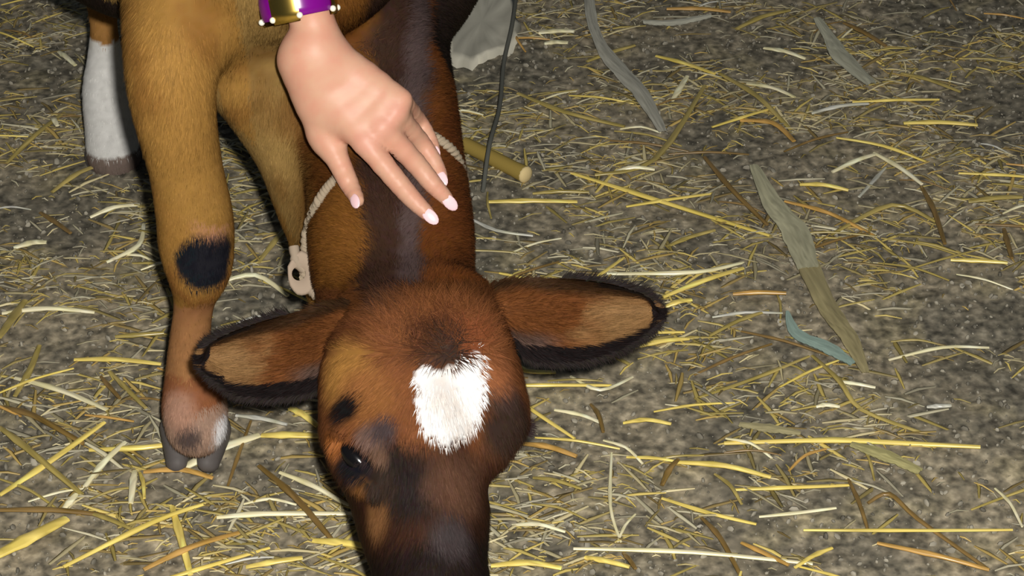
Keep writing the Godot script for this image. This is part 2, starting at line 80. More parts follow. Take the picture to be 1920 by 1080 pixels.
var HAND := [
	[0.0150, 1, 0.0040, [[-0.2069, 0.5075, -1.9716, 0.0173, -0.1990, 0.4978, -1.9677, 0.0165], [-0.1990, 0.4978, -1.9677, 0.0165, -0.1877, 0.4840, -1.9619, 0.0153], [-0.1877, 0.4840, -1.9619, 0.0153, -0.1764, 0.4708, -1.9549, 0.0142], [-0.1764, 0.4708, -1.9549, 0.0142, -0.1648, 0.4588, -1.9456, 0.0133], [-0.1648, 0.4588, -1.9456, 0.0133, -0.1531, 0.4476, -1.9351, 0.0126], [-0.1531, 0.4476, -1.9351, 0.0126, -0.1449, 0.4397, -1.9276, 0.0121]]],
	[0.0150, 1, 0.0040, [[-0.1974, 0.5102, -1.9734, 0.0163, -0.1886, 0.5016, -1.9702, 0.0157], [-0.1886, 0.5016, -1.9702, 0.0157, -0.1759, 0.4894, -1.9654, 0.0149], [-0.1759, 0.4894, -1.9654, 0.0149, -0.1632, 0.4778, -1.9595, 0.0142], [-0.1632, 0.4778, -1.9595, 0.0142, -0.1503, 0.4675, -1.9512, 0.0136], [-0.1503, 0.4675, -1.9512, 0.0136, -0.1372, 0.4579, -1.9418, 0.0130], [-0.1372, 0.4579, -1.9418, 0.0130, -0.1281, 0.4512, -1.9350, 0.0126]]],
	[0.0150, 1, 0.0040, [[-0.1880, 0.5119, -1.9745, 0.0152, -0.1787, 0.5047, -1.9722, 0.0150], [-0.1787, 0.5047, -1.9722, 0.0150, -0.1655, 0.4945, -1.9688, 0.0147], [-0.1655, 0.4945, -1.9688, 0.0147, -0.1521, 0.4849, -1.9641, 0.0142], [-0.1521, 0.4849, -1.9641, 0.0142, -0.1386, 0.4766, -1.9571, 0.0133], [-0.1386, 0.4766, -1.9571, 0.0133, -0.1250, 0.4688, -1.9489, 0.0123], [-0.1250, 0.4688, -1.9489, 0.0123, -0.1155, 0.4635, -1.9431, 0.0116]]],
	[0.0150, 1, 0.0040, [[-0.1796, 0.5128, -1.9751, 0.0142, -0.1706, 0.5070, -1.9737, 0.0144], [-0.1706, 0.5070, -1.9737, 0.0144, -0.1577, 0.4987, -1.9715, 0.0146], [-0.1577, 0.4987, -1.9715, 0.0146, -0.1448, 0.4911, -1.9681, 0.0142], [-0.1448, 0.4911, -1.9681, 0.0142, -0.1317, 0.4847, -1.9624, 0.0128], [-0.1317, 0.4847, -1.9624, 0.0128, -0.1185, 0.4789, -1.9555, 0.0109], [-0.1185, 0.4789, -1.9555, 0.0109, -0.1092, 0.4749, -1.9505, 0.0095]]],
	[0.0200, 1, 0.0100, [[-0.1905, 0.4695, -1.9673, 0.0180, -0.1826, 0.4643, -1.9638, 0.0180], [-0.1826, 0.4643, -1.9638, 0.0180, -0.1718, 0.4571, -1.9591, 0.0180], [-0.1718, 0.4571, -1.9591, 0.0180, -0.1640, 0.4518, -1.9557, 0.0180]]],
	[0.0060, 1, 0.0020, [[-0.1846, 0.4333, -1.9509, 0.0138, -0.1811, 0.4282, -1.9457, 0.0131], [-0.1811, 0.4282, -1.9457, 0.0131, -0.1761, 0.4208, -1.9385, 0.0120], [-0.1761, 0.4208, -1.9385, 0.0120, -0.1715, 0.4134, -1.9325, 0.0111], [-0.1715, 0.4134, -1.9325, 0.0111, -0.1680, 0.4063, -1.9295, 0.0106], [-0.1680, 0.4063, -1.9295, 0.0106, -0.1649, 0.3992, -1.9277, 0.0101], [-0.1649, 0.3992, -1.9277, 0.0101, -0.1618, 0.3936, -1.9244, 0.0095], [-0.1618, 0.3936, -1.9244, 0.0095, -0.1582, 0.3902, -1.9175, 0.0086], [-0.1582, 0.3902, -1.9175, 0.0086, -0.1547, 0.3883, -1.9091, 0.0076], [-0.1547, 0.3883, -1.9091, 0.0076, -0.1523, 0.3872, -1.9031, 0.0068]]],
	[0.0200, 1, 0.0040, [[-0.2107, 0.5008, -1.9756, 0.0169, -0.2067, 0.4899, -1.9718, 0.0166], [-0.2067, 0.4899, -1.9718, 0.0166, -0.2010, 0.4746, -1.9665, 0.0163], [-0.2010, 0.4746, -1.9665, 0.0163, -0.1957, 0.4607, -1.9615, 0.0159], [-0.1957, 0.4607, -1.9615, 0.0159, -0.1913, 0.4496, -1.9573, 0.0152], [-0.1913, 0.4496, -1.9573, 0.0152, -0.1874, 0.4400, -1.9535, 0.0144], [-0.1874, 0.4400, -1.9535, 0.0144, -0.1846, 0.4333, -1.9509, 0.0138]]],
	[0.0060, 1, 0.0020, [[-0.1449, 0.4397, -1.9276, 0.0121, -0.1375, 0.4324, -1.9221, 0.0117], [-0.1375, 0.4324, -1.9221, 0.0117, -0.1270, 0.4220, -1.9144, 0.0111], [-0.1270, 0.4220, -1.9144, 0.0111, -0.1175, 0.4123, -1.9079, 0.0105], [-0.1175, 0.4123, -1.9079, 0.0105, -0.1105, 0.4047, -1.9043, 0.0101], [-0.1105, 0.4047, -1.9043, 0.0101, -0.1045, 0.3979, -1.9018, 0.0097], [-0.1045, 0.3979, -1.9018, 0.0097, -0.0988, 0.3918, -1.8994, 0.0092], [-0.0988, 0.3918, -1.8994, 0.0092, -0.0926, 0.3863, -1.8962, 0.0085], [-0.0926, 0.3863, -1.8962, 0.0085, -0.0867, 0.3817, -1.8931, 0.0077], [-0.0867, 0.3817, -1.8931, 0.0077, -0.0825, 0.3785, -1.8909, 0.0071]]],
	[0.0060, 1, 0.0020, [[-0.1281, 0.4512, -1.9350, 0.0126, -0.1194, 0.4402, -1.9355, 0.0121], [-0.1194, 0.4402, -1.9355, 0.0121, -0.1072, 0.4248, -1.9361, 0.0113], [-0.1072, 0.4248, -1.9361, 0.0113, -0.0965, 0.4116, -1.9357, 0.0106], [-0.0965, 0.4116, -1.9357, 0.0106, -0.0894, 0.4032, -1.9334, 0.0101], [-0.0894, 0.4032, -1.9334, 0.0101, -0.0838, 0.3969, -1.9300, 0.0098], [-0.0838, 0.3969, -1.9300, 0.0098, -0.0786, 0.3913, -1.9273, 0.0093], [-0.0786, 0.3913, -1.9273, 0.0093, -0.0732, 0.3853, -1.9256, 0.0086], [-0.0732, 0.3853, -1.9256, 0.0086, -0.0683, 0.3799, -1.9244, 0.0078], [-0.0683, 0.3799, -1.9244, 0.0078, -0.0650, 0.3762, -1.9236, 0.0072]]],
	[0.0060, 1, 0.0020, [[-0.1155, 0.4635, -1.9431, 0.0116, -0.1096, 0.4511, -1.9506, 0.0111], [-0.1096, 0.4511, -1.9506, 0.0111, -0.1013, 0.4337, -1.9610, 0.0105], [-0.1013, 0.4337, -1.9610, 0.0105, -0.0937, 0.4191, -1.9677, 0.0099], [-0.0937, 0.4191, -1.9677, 0.0099, -0.0882, 0.4105, -1.9676, 0.0095], [-0.0882, 0.4105, -1.9676, 0.0095, -0.0835, 0.4046, -1.9639, 0.0092], [-0.0835, 0.4046, -1.9639, 0.0092, -0.0794, 0.3996, -1.9598, 0.0089], [-0.0794, 0.3996, -1.9598, 0.0089, -0.0759, 0.3948, -1.9555, 0.0082], [-0.0759, 0.3948, -1.9555, 0.0082, -0.0731, 0.3909, -1.9507, 0.0075], [-0.0731, 0.3909, -1.9507, 0.0075, -0.0712, 0.3882, -1.9473, 0.0070]]],
	[0.0060, 1, 0.0020, [[-0.1092, 0.4749, -1.9505, 0.0095, -0.1058, 0.4618, -1.9643, 0.0092], [-0.1058, 0.4618, -1.9643, 0.0092, -0.1009, 0.4434, -1.9833, 0.0088], [-0.1009, 0.4434, -1.9833, 0.0088, -0.0962, 0.4283, -1.9964, 0.0084], [-0.0962, 0.4283, -1.9964, 0.0084, -0.0921, 0.4202, -1.9984, 0.0081], [-0.0921, 0.4202, -1.9984, 0.0081, -0.0883, 0.4155, -1.9946, 0.0079], [-0.0883, 0.4155, -1.9946, 0.0079, -0.0850, 0.4114, -1.9902, 0.0076], [-0.0850, 0.4114, -1.9902, 0.0076, -0.0822, 0.4072, -1.9866, 0.0070], [-0.0822, 0.4072, -1.9866, 0.0070, -0.0799, 0.4037, -1.9825, 0.0064], [-0.0799, 0.4037, -1.9825, 0.0064, -0.0784, 0.4013, -1.9796, 0.0059]]],
	[0.0200, 1, 0.0020, [[-0.1915, 0.4995, -1.9724, 0.0230, -0.1923, 0.5024, -1.9732, 0.0238], [-0.1923, 0.5024, -1.9732, 0.0238, -0.1934, 0.5065, -1.9743, 0.0249], [-0.1934, 0.5065, -1.9743, 0.0249, -0.1946, 0.5113, -1.9758, 0.0259], [-0.1946, 0.5113, -1.9758, 0.0259, -0.1953, 0.5163, -1.9774, 0.0262], [-0.1953, 0.5163, -1.9774, 0.0262, -0.1952, 0.5213, -1.9793, 0.0254], [-0.1952, 0.5213, -1.9793, 0.0254, -0.1945, 0.5267, -1.9815, 0.0239], [-0.1945, 0.5267, -1.9815, 0.0239, -0.1941, 0.5324, -1.9838, 0.0224], [-0.1941, 0.5324, -1.9838, 0.0224, -0.1949, 0.5388, -1.9860, 0.0215], [-0.1949, 0.5388, -1.9860, 0.0215, -0.1965, 0.5445, -1.9880, 0.0214], [-0.1965, 0.5445, -1.9880, 0.0214, -0.1988, 0.5500, -1.9899, 0.0218], [-0.1988, 0.5500, -1.9899, 0.0218, -0.2023, 0.5576, -1.9920, 0.0227], [-0.2023, 0.5576, -1.9920, 0.0227, -0.2075, 0.5699, -1.9943, 0.0240], [-0.2075, 0.5699, -1.9943, 0.0240, -0.2151, 0.5888, -1.9971, 0.0261], [-0.2151, 0.5888, -1.9971, 0.0261, -0.2245, 0.6124, -2.0003, 0.0290], [-0.2245, 0.6124, -2.0003, 0.0290, -0.2347, 0.6379, -2.0035, 0.0318], [-0.2347, 0.6379, -2.0035, 0.0318, -0.2447, 0.6624, -2.0067, 0.0340], [-0.2447, 0.6624, -2.0067, 0.0340, -0.2553, 0.6876, -2.0100, 0.0353], [-0.2553, 0.6876, -2.0100, 0.0353, -0.2666, 0.7141, -2.0134, 0.0361], [-0.2666, 0.7141, -2.0134, 0.0361, -0.2768, 0.7377, -2.0165, 0.0366], [-0.2768, 0.7377, -2.0165, 0.0366, -0.2838, 0.7542, -2.0186, 0.0370]]],
]
var PERSON_HEAD := [
	[0.0300, 1, 0.0200, [[-0.6000, 1.0000, -2.0800, 0.0550, -0.5550, 1.0400, -2.0750, 0.0535], [-0.5550, 1.0400, -2.0750, 0.0535, -0.5100, 1.0800, -2.0700, 0.0520]]],
	[0.0300, 1, 0.0200, [[-0.4700, 1.1600, -2.0700, 0.0880, -0.4475, 1.1350, -2.0700, 0.0800], [-0.4475, 1.1350, -2.0700, 0.0800, -0.4250, 1.1100, -2.0700, 0.0720]]],
	[0.0200, 1, 0.0200, [[-0.4000, 1.0800, -2.0700, 0.0450, -0.3925, 1.0675, -2.0700, 0.0375], [-0.3925, 1.0675, -2.0700, 0.0375, -0.3850, 1.0550, -2.0700, 0.0300]]],
	[0.0120, 1, 0.0100, [[-0.3680, 1.1520, -2.0700, 0.0120, -0.3580, 1.1310, -2.0700, 0.0130], [-0.3580, 1.1310, -2.0700, 0.0130, -0.3480, 1.1100, -2.0700, 0.0140]]],
	[0.0080, 1, 0.0100, [[-0.3620, 1.0720, -2.0880, 0.0080, -0.3620, 1.0720, -2.0700, 0.0080], [-0.3620, 1.0720, -2.0700, 0.0080, -0.3620, 1.0720, -2.0520, 0.0080]]],
	[0.0100, 1, 0.0100, [[-0.4600, 1.1200, -2.1580, 0.0140, -0.4625, 1.1350, -2.1590, 0.0150], [-0.4625, 1.1350, -2.1590, 0.0150, -0.4650, 1.1500, -2.1600, 0.0160]]],
	[0.0100, 1, 0.0100, [[-0.4600, 1.1200, -1.9820, 0.0140, -0.4625, 1.1350, -1.9810, 0.0150], [-0.4625, 1.1350, -1.9810, 0.0150, -0.4650, 1.1500, -1.9800, 0.0160]]],
	[0.0200, 1, 0.0100, [[-0.2838, 0.7542, -2.0186, 0.0360, -0.3251, 0.7858, -2.0421, 0.0377], [-0.3251, 0.7858, -2.0421, 0.0377, -0.3850, 0.8317, -2.0766, 0.0402], [-0.3850, 0.8317, -2.0766, 0.0402, -0.4481, 0.8800, -2.1097, 0.0428], [-0.4481, 0.8800, -2.1097, 0.0428, -0.4988, 0.9192, -2.1286, 0.0450], [-0.4988, 0.9192, -2.1286, 0.0450, -0.5331, 0.9472, -2.1307, 0.0468], [-0.5331, 0.9472, -2.1307, 0.0468, -0.5591, 0.9699, -2.1224, 0.0484], [-0.5591, 0.9699, -2.1224, 0.0484, -0.5803, 0.9875, -2.1051, 0.0495], [-0.5803, 0.9875, -2.1051, 0.0495, -0.6000, 1.0000, -2.0800, 0.0500], [-0.6000, 1.0000, -2.0800, 0.0500, -0.6160, 1.0104, -2.0414, 0.0495], [-0.6160, 1.0104, -2.0414, 0.0495, -0.6276, 1.0175, -1.9907, 0.0484], [-0.6276, 1.0175, -1.9907, 0.0484, -0.6403, 1.0160, -1.9396, 0.0468], [-0.6403, 1.0160, -1.9396, 0.0468, -0.6600, 1.0000, -1.9000, 0.0450], [-0.6600, 1.0000, -1.9000, 0.0450, -0.6927, 0.9631, -1.8737, 0.0429], [-0.6927, 0.9631, -1.8737, 0.0429, -0.7338, 0.9100, -1.8550, 0.0404], [-0.7338, 0.9100, -1.8550, 0.0404, -0.7730, 0.8519, -1.8437, 0.0380], [-0.7730, 0.8519, -1.8437, 0.0380, -0.8000, 0.8000, -1.8400, 0.0360], [-0.8000, 0.8000, -1.8400, 0.0360, -0.8105, 0.7543, -1.8473, 0.0347], [-0.8105, 0.7543, -1.8473, 0.0347, -0.8105, 0.7097, -1.8644, 0.0338], [-0.8105, 0.7097, -1.8644, 0.0338, -0.8053, 0.6703, -1.8843, 0.0330], [-0.8053, 0.6703, -1.8843, 0.0330, -0.8000, 0.6400, -1.9000, 0.0320], [-0.8000, 0.6400, -1.9000, 0.0320, -0.7943, 0.6216, -1.9103, 0.0305], [-0.7943, 0.6216, -1.9103, 0.0305, -0.7860, 0.6125, -1.9187, 0.0288], [-0.7860, 0.6125, -1.9187, 0.0288, -0.7777, 0.6084, -1.9253, 0.0271], [-0.7777, 0.6084, -1.9253, 0.0271, -0.7720, 0.6050, -1.9300, 0.0260]]],
	[0.0100, 1, 0.0040, [[-0.7720, 0.6000, -1.9250, 0.0240, -0.7535, 0.5950, -1.9275, 0.0230], [-0.7535, 0.5950, -1.9275, 0.0230, -0.7350, 0.5900, -1.9300, 0.0220]]],
	[0.0100, 1, 0.0040, [[-0.7720, 0.6000, -1.9450, 0.0240, -0.7535, 0.5950, -1.9550, 0.0230], [-0.7535, 0.5950, -1.9550, 0.0230, -0.7350, 0.5900, -1.9650, 0.0220]]],
	[0.0050, 1, 0.0020, [[-0.7350, 0.5880, -1.9760, 0.0110, -0.7164, 0.5815, -1.9789, 0.0101], [-0.7164, 0.5815, -1.9789, 0.0101, -0.6950, 0.5720, -1.9822, 0.0090], [-0.6950, 0.5720, -1.9822, 0.0090, -0.6810, 0.5590, -1.9841, 0.0084], [-0.6810, 0.5590, -1.9841, 0.0084, -0.6720, 0.5480, -1.9853, 0.0080]]],
	[0.0050, 1, 0.0020, [[-0.7350, 0.5880, -1.9560, 0.0110, -0.7164, 0.5815, -1.9570, 0.0101], [-0.7164, 0.5815, -1.9570, 0.0101, -0.6950, 0.5720, -1.9582, 0.0090], [-0.6950, 0.5720, -1.9582, 0.0090, -0.6810, 0.5590, -1.9589, 0.0084], [-0.6810, 0.5590, -1.9589, 0.0084, -0.6720, 0.5480, -1.9593, 0.0080]]],
	[0.0050, 1, 0.0020, [[-0.7350, 0.5880, -1.9350, 0.0110, -0.7164, 0.5815, -1.9341, 0.0101], [-0.7164, 0.5815, -1.9341, 0.0101, -0.6950, 0.5720, -1.9330, 0.0090], [-0.6950, 0.5720, -1.9330, 0.0090, -0.6810, 0.5590, -1.9324, 0.0084], [-0.6810, 0.5590, -1.9324, 0.0084, -0.6720, 0.5480, -1.9320, 0.0080]]],
	[0.0050, 1, 0.0020, [[-0.7350, 0.5880, -1.9150, 0.0110, -0.7164, 0.5815, -1.9122, 0.0101], [-0.7164, 0.5815, -1.9122, 0.0101, -0.6950, 0.5720, -1.9090, 0.0090], [-0.6950, 0.5720, -1.9090, 0.0090, -0.6810, 0.5590, -1.9071, 0.0084], [-0.6810, 0.5590, -1.9071, 0.0084, -0.6720, 0.5480, -1.9060, 0.0080]]],
	[0.0060, 1, 0.0020, [[-0.7650, 0.6000, -1.9650, 0.0140, -0.7516, 0.5909, -1.9816, 0.0126], [-0.7516, 0.5909, -1.9816, 0.0126, -0.7350, 0.5800, -2.0000, 0.0110], [-0.7350, 0.5800, -2.0000, 0.0110, -0.7206, 0.5712, -2.0097, 0.0098], [-0.7206, 0.5712, -2.0097, 0.0098, -0.7100, 0.5650, -2.0150, 0.0090]]],
]
var PERSON_HAIR := [
	[0.0300, 1, 0.0200, [[-0.4950, 1.1850, -2.0700, 0.0850, -0.5078, 1.1587, -2.0700, 0.0816], [-0.5078, 1.1587, -2.0700, 0.0816, -0.5250, 1.1200, -2.0700, 0.0750], [-0.5250, 1.1200, -2.0700, 0.0750, -0.5444, 1.0659, -2.0700, 0.0619], [-0.5444, 1.0659, -2.0700, 0.0619, -0.5600, 1.0200, -2.0700, 0.0500]]],
	[0.0300, 1, 0.0200, [[-0.4400, 1.2000, -2.1000, 0.0550, -0.4575, 1.1775, -2.1150, 0.0481], [-0.4575, 1.1775, -2.1150, 0.0481, -0.4800, 1.1400, -2.1300, 0.0400], [-0.4800, 1.1400, -2.1300, 0.0400, -0.5025, 1.0762, -2.1319, 0.0341], [-0.5025, 1.0762, -2.1319, 0.0341, -0.5200, 1.0200, -2.1300, 0.0300]]],
	[0.0300, 1, 0.0200, [[-0.4400, 1.2000, -2.0400, 0.0550, -0.4575, 1.1775, -2.0250, 0.0481], [-0.4575, 1.1775, -2.0250, 0.0481, -0.4800, 1.1400, -2.0100, 0.0400], [-0.4800, 1.1400, -2.0100, 0.0400, -0.5025, 1.0762, -2.0081, 0.0341], [-0.5025, 1.0762, -2.0081, 0.0341, -0.5200, 1.0200, -2.0100, 0.0300]]],
]
var PERSON_SHIRT := [
	[0.0500, 1, 0.0300, [[-0.9600, 0.7600, -2.1600, 0.1300, -0.9000, 0.8156, -2.1488, 0.1306], [-0.9000, 0.8156, -2.1488, 0.1306, -0.8200, 0.8800, -2.1400, 0.1300], [-0.8200, 0.8800, -2.1400, 0.1300, -0.7313, 0.9225, -2.1487, 0.1250], [-0.7313, 0.9225, -2.1487, 0.1250, -0.6600, 0.9500, -2.1600, 0.1200]]],
	[0.0500, 1, 0.0300, [[-0.9600, 0.7600, -2.0400, 0.1300, -0.9100, 0.8206, -2.0369, 0.1306], [-0.9100, 0.8206, -2.0369, 0.1306, -0.8400, 0.8900, -2.0300, 0.1300], [-0.8400, 0.8900, -2.0300, 0.1300, -0.7525, 0.9331, -2.0144, 0.1250], [-0.7525, 0.9331, -2.0144, 0.1250, -0.6800, 0.9600, -2.0000, 0.1200]]],
	[0.0400, 1, 0.0100, [[-0.4988, 0.9192, -2.1286, 0.0620, -0.4438, 0.8769, -2.1004, 0.0586], [-0.4438, 0.8769, -2.1004, 0.0586, -0.3806, 0.8285, -2.0681, 0.0550], [-0.3806, 0.8285, -2.0681, 0.0550, -0.3410, 0.7981, -2.0478, 0.0541], [-0.3410, 0.7981, -2.0478, 0.0541, -0.3161, 0.7790, -2.0351, 0.0540]]],
	[0.0400, 1, 0.0100, [[-0.6600, 1.0000, -1.9000, 0.0620, -0.7300, 0.9087, -1.8669, 0.0590], [-0.7300, 0.9087, -1.8669, 0.0590, -0.8000, 0.8000, -1.8400, 0.0550], [-0.8000, 0.8000, -1.8400, 0.0550, -0.8088, 0.7175, -1.8612, 0.0506], [-0.8088, 0.7175, -1.8612, 0.0506, -0.8000, 0.6600, -1.8900, 0.0470]]],
	[0.0300, 1, 0.0100, [[-0.4988, 0.9192, -2.1286, 0.0700, -0.5457, 0.9596, -2.1155, 0.0728], [-0.5457, 0.9596, -2.1155, 0.0728, -0.6000, 1.0000, -2.0800, 0.0750], [-0.6000, 1.0000, -2.0800, 0.0750, -0.6363, 1.0050, -1.9870, 0.0728], [-0.6363, 1.0050, -1.9870, 0.0728, -0.6600, 1.0000, -1.9000, 0.0700]]],
]
var PERSON_TROUSERS := [
	[0.0500, 1, 0.0100, [[-1.0000, 0.7200, -2.1700, 0.1250, -0.8581, 0.6225, -2.1950, 0.1064], [-0.8581, 0.6225, -2.1950, 0.1064, -0.7400, 0.5000, -2.2200, 0.0850], [-0.7400, 0.5000, -2.2200, 0.0850, -0.8144, 0.3994, -2.2231, 0.0714], [-0.8144, 0.3994, -2.2231, 0.0714, -0.9300, 0.3000, -2.2200, 0.0620], [-0.9300, 0.3000, -2.2200, 0.0620, -0.9769, 0.1825, -2.2200, 0.0571], [-0.9769, 0.1825, -2.2200, 0.0571, -1.0000, 0.0900, -2.2200, 0.0550]]],
	[0.0500, 1, 0.0100, [[-1.0000, 0.7200, -2.0300, 0.1250, -0.8687, 0.6112, -1.9900, 0.1064], [-0.8687, 0.6112, -1.9900, 0.1064, -0.7600, 0.4800, -1.9500, 0.0850], [-0.7600, 0.4800, -1.9500, 0.0850, -0.8313, 0.3881, -1.9450, 0.0714], [-0.8313, 0.3881, -1.9450, 0.0714, -0.9400, 0.3000, -1.9500, 0.0620], [-0.9400, 0.3000, -1.9500, 0.0620, -0.9812, 0.1837, -1.9500, 0.0571], [-0.9812, 0.1837, -1.9500, 0.0571, -1.0000, 0.0900, -1.9500, 0.0550]]],
]
var PERSON_SHOES := [
	[0.0100, 1, 0.0100, [[-1.0100, 0.0500, -2.2200, 0.0450, -0.9700, 0.0455, -2.2200, 0.0430], [-0.9700, 0.0455, -2.2200, 0.0430, -0.9200, 0.0400, -2.2200, 0.0400], [-0.9200, 0.0400, -2.2200, 0.0400, -0.8744, 0.0354, -2.2200, 0.0357], [-0.8744, 0.0354, -2.2200, 0.0357, -0.8400, 0.0320, -2.2200, 0.0320]]],
	[0.0100, 1, 0.0100, [[-1.0100, 0.0500, -1.9500, 0.0450, -0.9700, 0.0455, -1.9500, 0.0430], [-0.9700, 0.0455, -1.9500, 0.0430, -0.9200, 0.0400, -1.9500, 0.0400], [-0.9200, 0.0400, -1.9500, 0.0400, -0.8744, 0.0354, -1.9500, 0.0357], [-0.8744, 0.0354, -1.9500, 0.0357, -0.8400, 0.0320, -1.9500, 0.0320]]],
]
var NAILS := [[Vector3(-0.1547, 0.3897, -1.8978), Vector3(0.3914, -0.2652, 0.8812), Vector3(-0.6489, 0.5994, 0.4687), 0.0115, 0.0190], [Vector3(-0.0803, 0.3799, -1.8848), Vector3(0.7186, -0.5859, 0.3746), Vector3(0.0035, 0.5418, 0.8405), 0.0125, 0.0206], [Vector3(-0.0620, 0.3762, -1.9177), Vector3(0.6599, -0.7303, 0.1766), Vector3(0.1701, 0.3742, 0.9116), 0.0125, 0.0206], [Vector3(-0.0705, 0.3903, -1.9414), Vector3(0.4368, -0.6063, 0.6646), Vector3(-0.1019, 0.7007, 0.7061), 0.0115, 0.0190], [Vector3(-0.0775, 0.4026, -1.9743), Vector3(0.4105, -0.6278, 0.6613), Vector3(-0.0894, 0.6940, 0.7144), 0.0095, 0.0157]]
var KNUCKLES := [Vector3(-0.1431, 0.4447, -1.9166), Vector3(-0.1264, 0.4570, -1.9245), Vector3(-0.1138, 0.4692, -1.9325)]
var EARS := [[[Vector3(-0.1481, 0.3493, -1.7795), Vector3(-0.1768, 0.3441, -1.7809), Vector3(-0.2077, 0.3351, -1.7798), Vector3(-0.2397, 0.3256, -1.7784), Vector3(-0.2682, 0.3152, -1.7764), Vector3(-0.2867, 0.3052, -1.7747), Vector3(-0.2928, 0.2984, -1.7702)], [Vector3(-0.1623, 0.2961, -1.7449), Vector3(-0.1819, 0.2802, -1.7394), Vector3(-0.2097, 0.2710, -1.7382), Vector3(-0.2387, 0.2674, -1.7406), Vector3(-0.2626, 0.2689, -1.7464), Vector3(-0.2826, 0.2778, -1.7569), Vector3(-0.2928, 0.2846, -1.7613)]], [[Vector3(-0.0256, 0.3512, -1.8045), Vector3(0.0077, 0.3529, -1.8104), Vector3(0.0437, 0.3516, -1.8143), Vector3(0.0746, 0.3477, -1.8166), Vector3(0.1031, 0.3412, -1.8171), Vector3(0.1266, 0.3325, -1.8163), Vector3(0.1374, 0.3243, -1.8109)], [Vector3(-0.0026, 0.3061, -1.7753), Vector3(0.0128, 0.2935, -1.7719), Vector3(0.0411, 0.2869, -1.7724), Vector3(0.0710, 0.2864, -1.7768), Vector3(0.1006, 0.2919, -1.7851), Vector3(0.1230, 0.3009, -1.7957), Vector3(0.1374, 0.3104, -1.8019)]]]
var EYES := [[Vector3(-0.1390, 0.2678, -1.6372), Vector3(0.046, 0.024, 0.026), -0.80], [Vector3(-0.0040, 0.2574, -1.7079), Vector3(0.034, 0.034, 0.034), 0.0]]
var LASHES := [[Vector3(-0.1524, 0.2766, -1.6547), Vector3(-0.1232, 0.2798, -1.6151), Vector3(-0.5000, -0.8000, 0.5000)], [Vector3(0.0126, 0.2676, -1.7026), Vector3(0.0126, 0.2549, -1.6944), Vector3(1.0000, -0.2000, 0.1000)]]
var HOOVES := [Vector3(-0.3526, 0.0000, -2.0060), Vector3(-0.1396, 0.0000, -2.0060), Vector3(-0.5447, -0.0260, -2.6650), Vector3(-0.2900, -0.0200, -2.7700)]
var BRACELET_AT := Vector3(-0.2103, 0.5599, -1.9902)
var BRACELET_BASIS := Basis(Vector3(0.9806, 0.1645, -0.1068), Vector3(-0.1943, 0.8888, -0.4150), Vector3(0.0267, 0.4277, 0.9035))
var ROPE := [Vector3(-0.2130, 0.2765, -1.9349), Vector3(-0.2125, 0.2949, -1.9468), Vector3(-0.2103, 0.3169, -1.9612), Vector3(-0.1981, 0.3573, -1.9406), Vector3(-0.1878, 0.3742, -1.9437), Vector3(-0.1792, 0.3826, -1.9485), Vector3(-0.1715, 0.3837, -1.9626), Vector3(-0.1461, 0.3976, -1.9818), Vector3(-0.1142, 0.4061, -1.9998), Vector3(-0.0874, 0.4023, -2.0099), Vector3(-0.0741, 0.4007, -2.0005), Vector3(-0.0602, 0.3853, -2.0036), Vector3(-0.0523, 0.3518, -2.0255), Vector3(-0.0512, 0.3090, -2.0633), Vector3(-0.0650, 0.2337, -2.1217), Vector3(-0.1229, 0.1406, -2.1805), Vector3(-0.1821, 0.1414, -2.1452), Vector3(-0.2103, 0.2153, -2.0144), Vector3(-0.2130, 0.2765, -1.9349)]
var ROPE_ENDS := [[Vector3(-0.2123, 0.2877, -1.9326), Vector3(-0.2201, 0.2976, -1.9343), Vector3(-0.2230, 0.3084, -1.9437)], [Vector3(-0.2074, 0.2717, -1.9222), Vector3(-0.2027, 0.2702, -1.9165), Vector3(-0.1992, 0.2677, -1.9125)]]
var TOGGLE := Transform3D(Basis(Vector3(1.0000, 0.0000, 0.0000), Vector3(0.0000, 0.8387, -0.5446), Vector3(-0.0000, 0.5446, 0.8387)), Vector3(-0.2146, 0.2862, -1.9269))
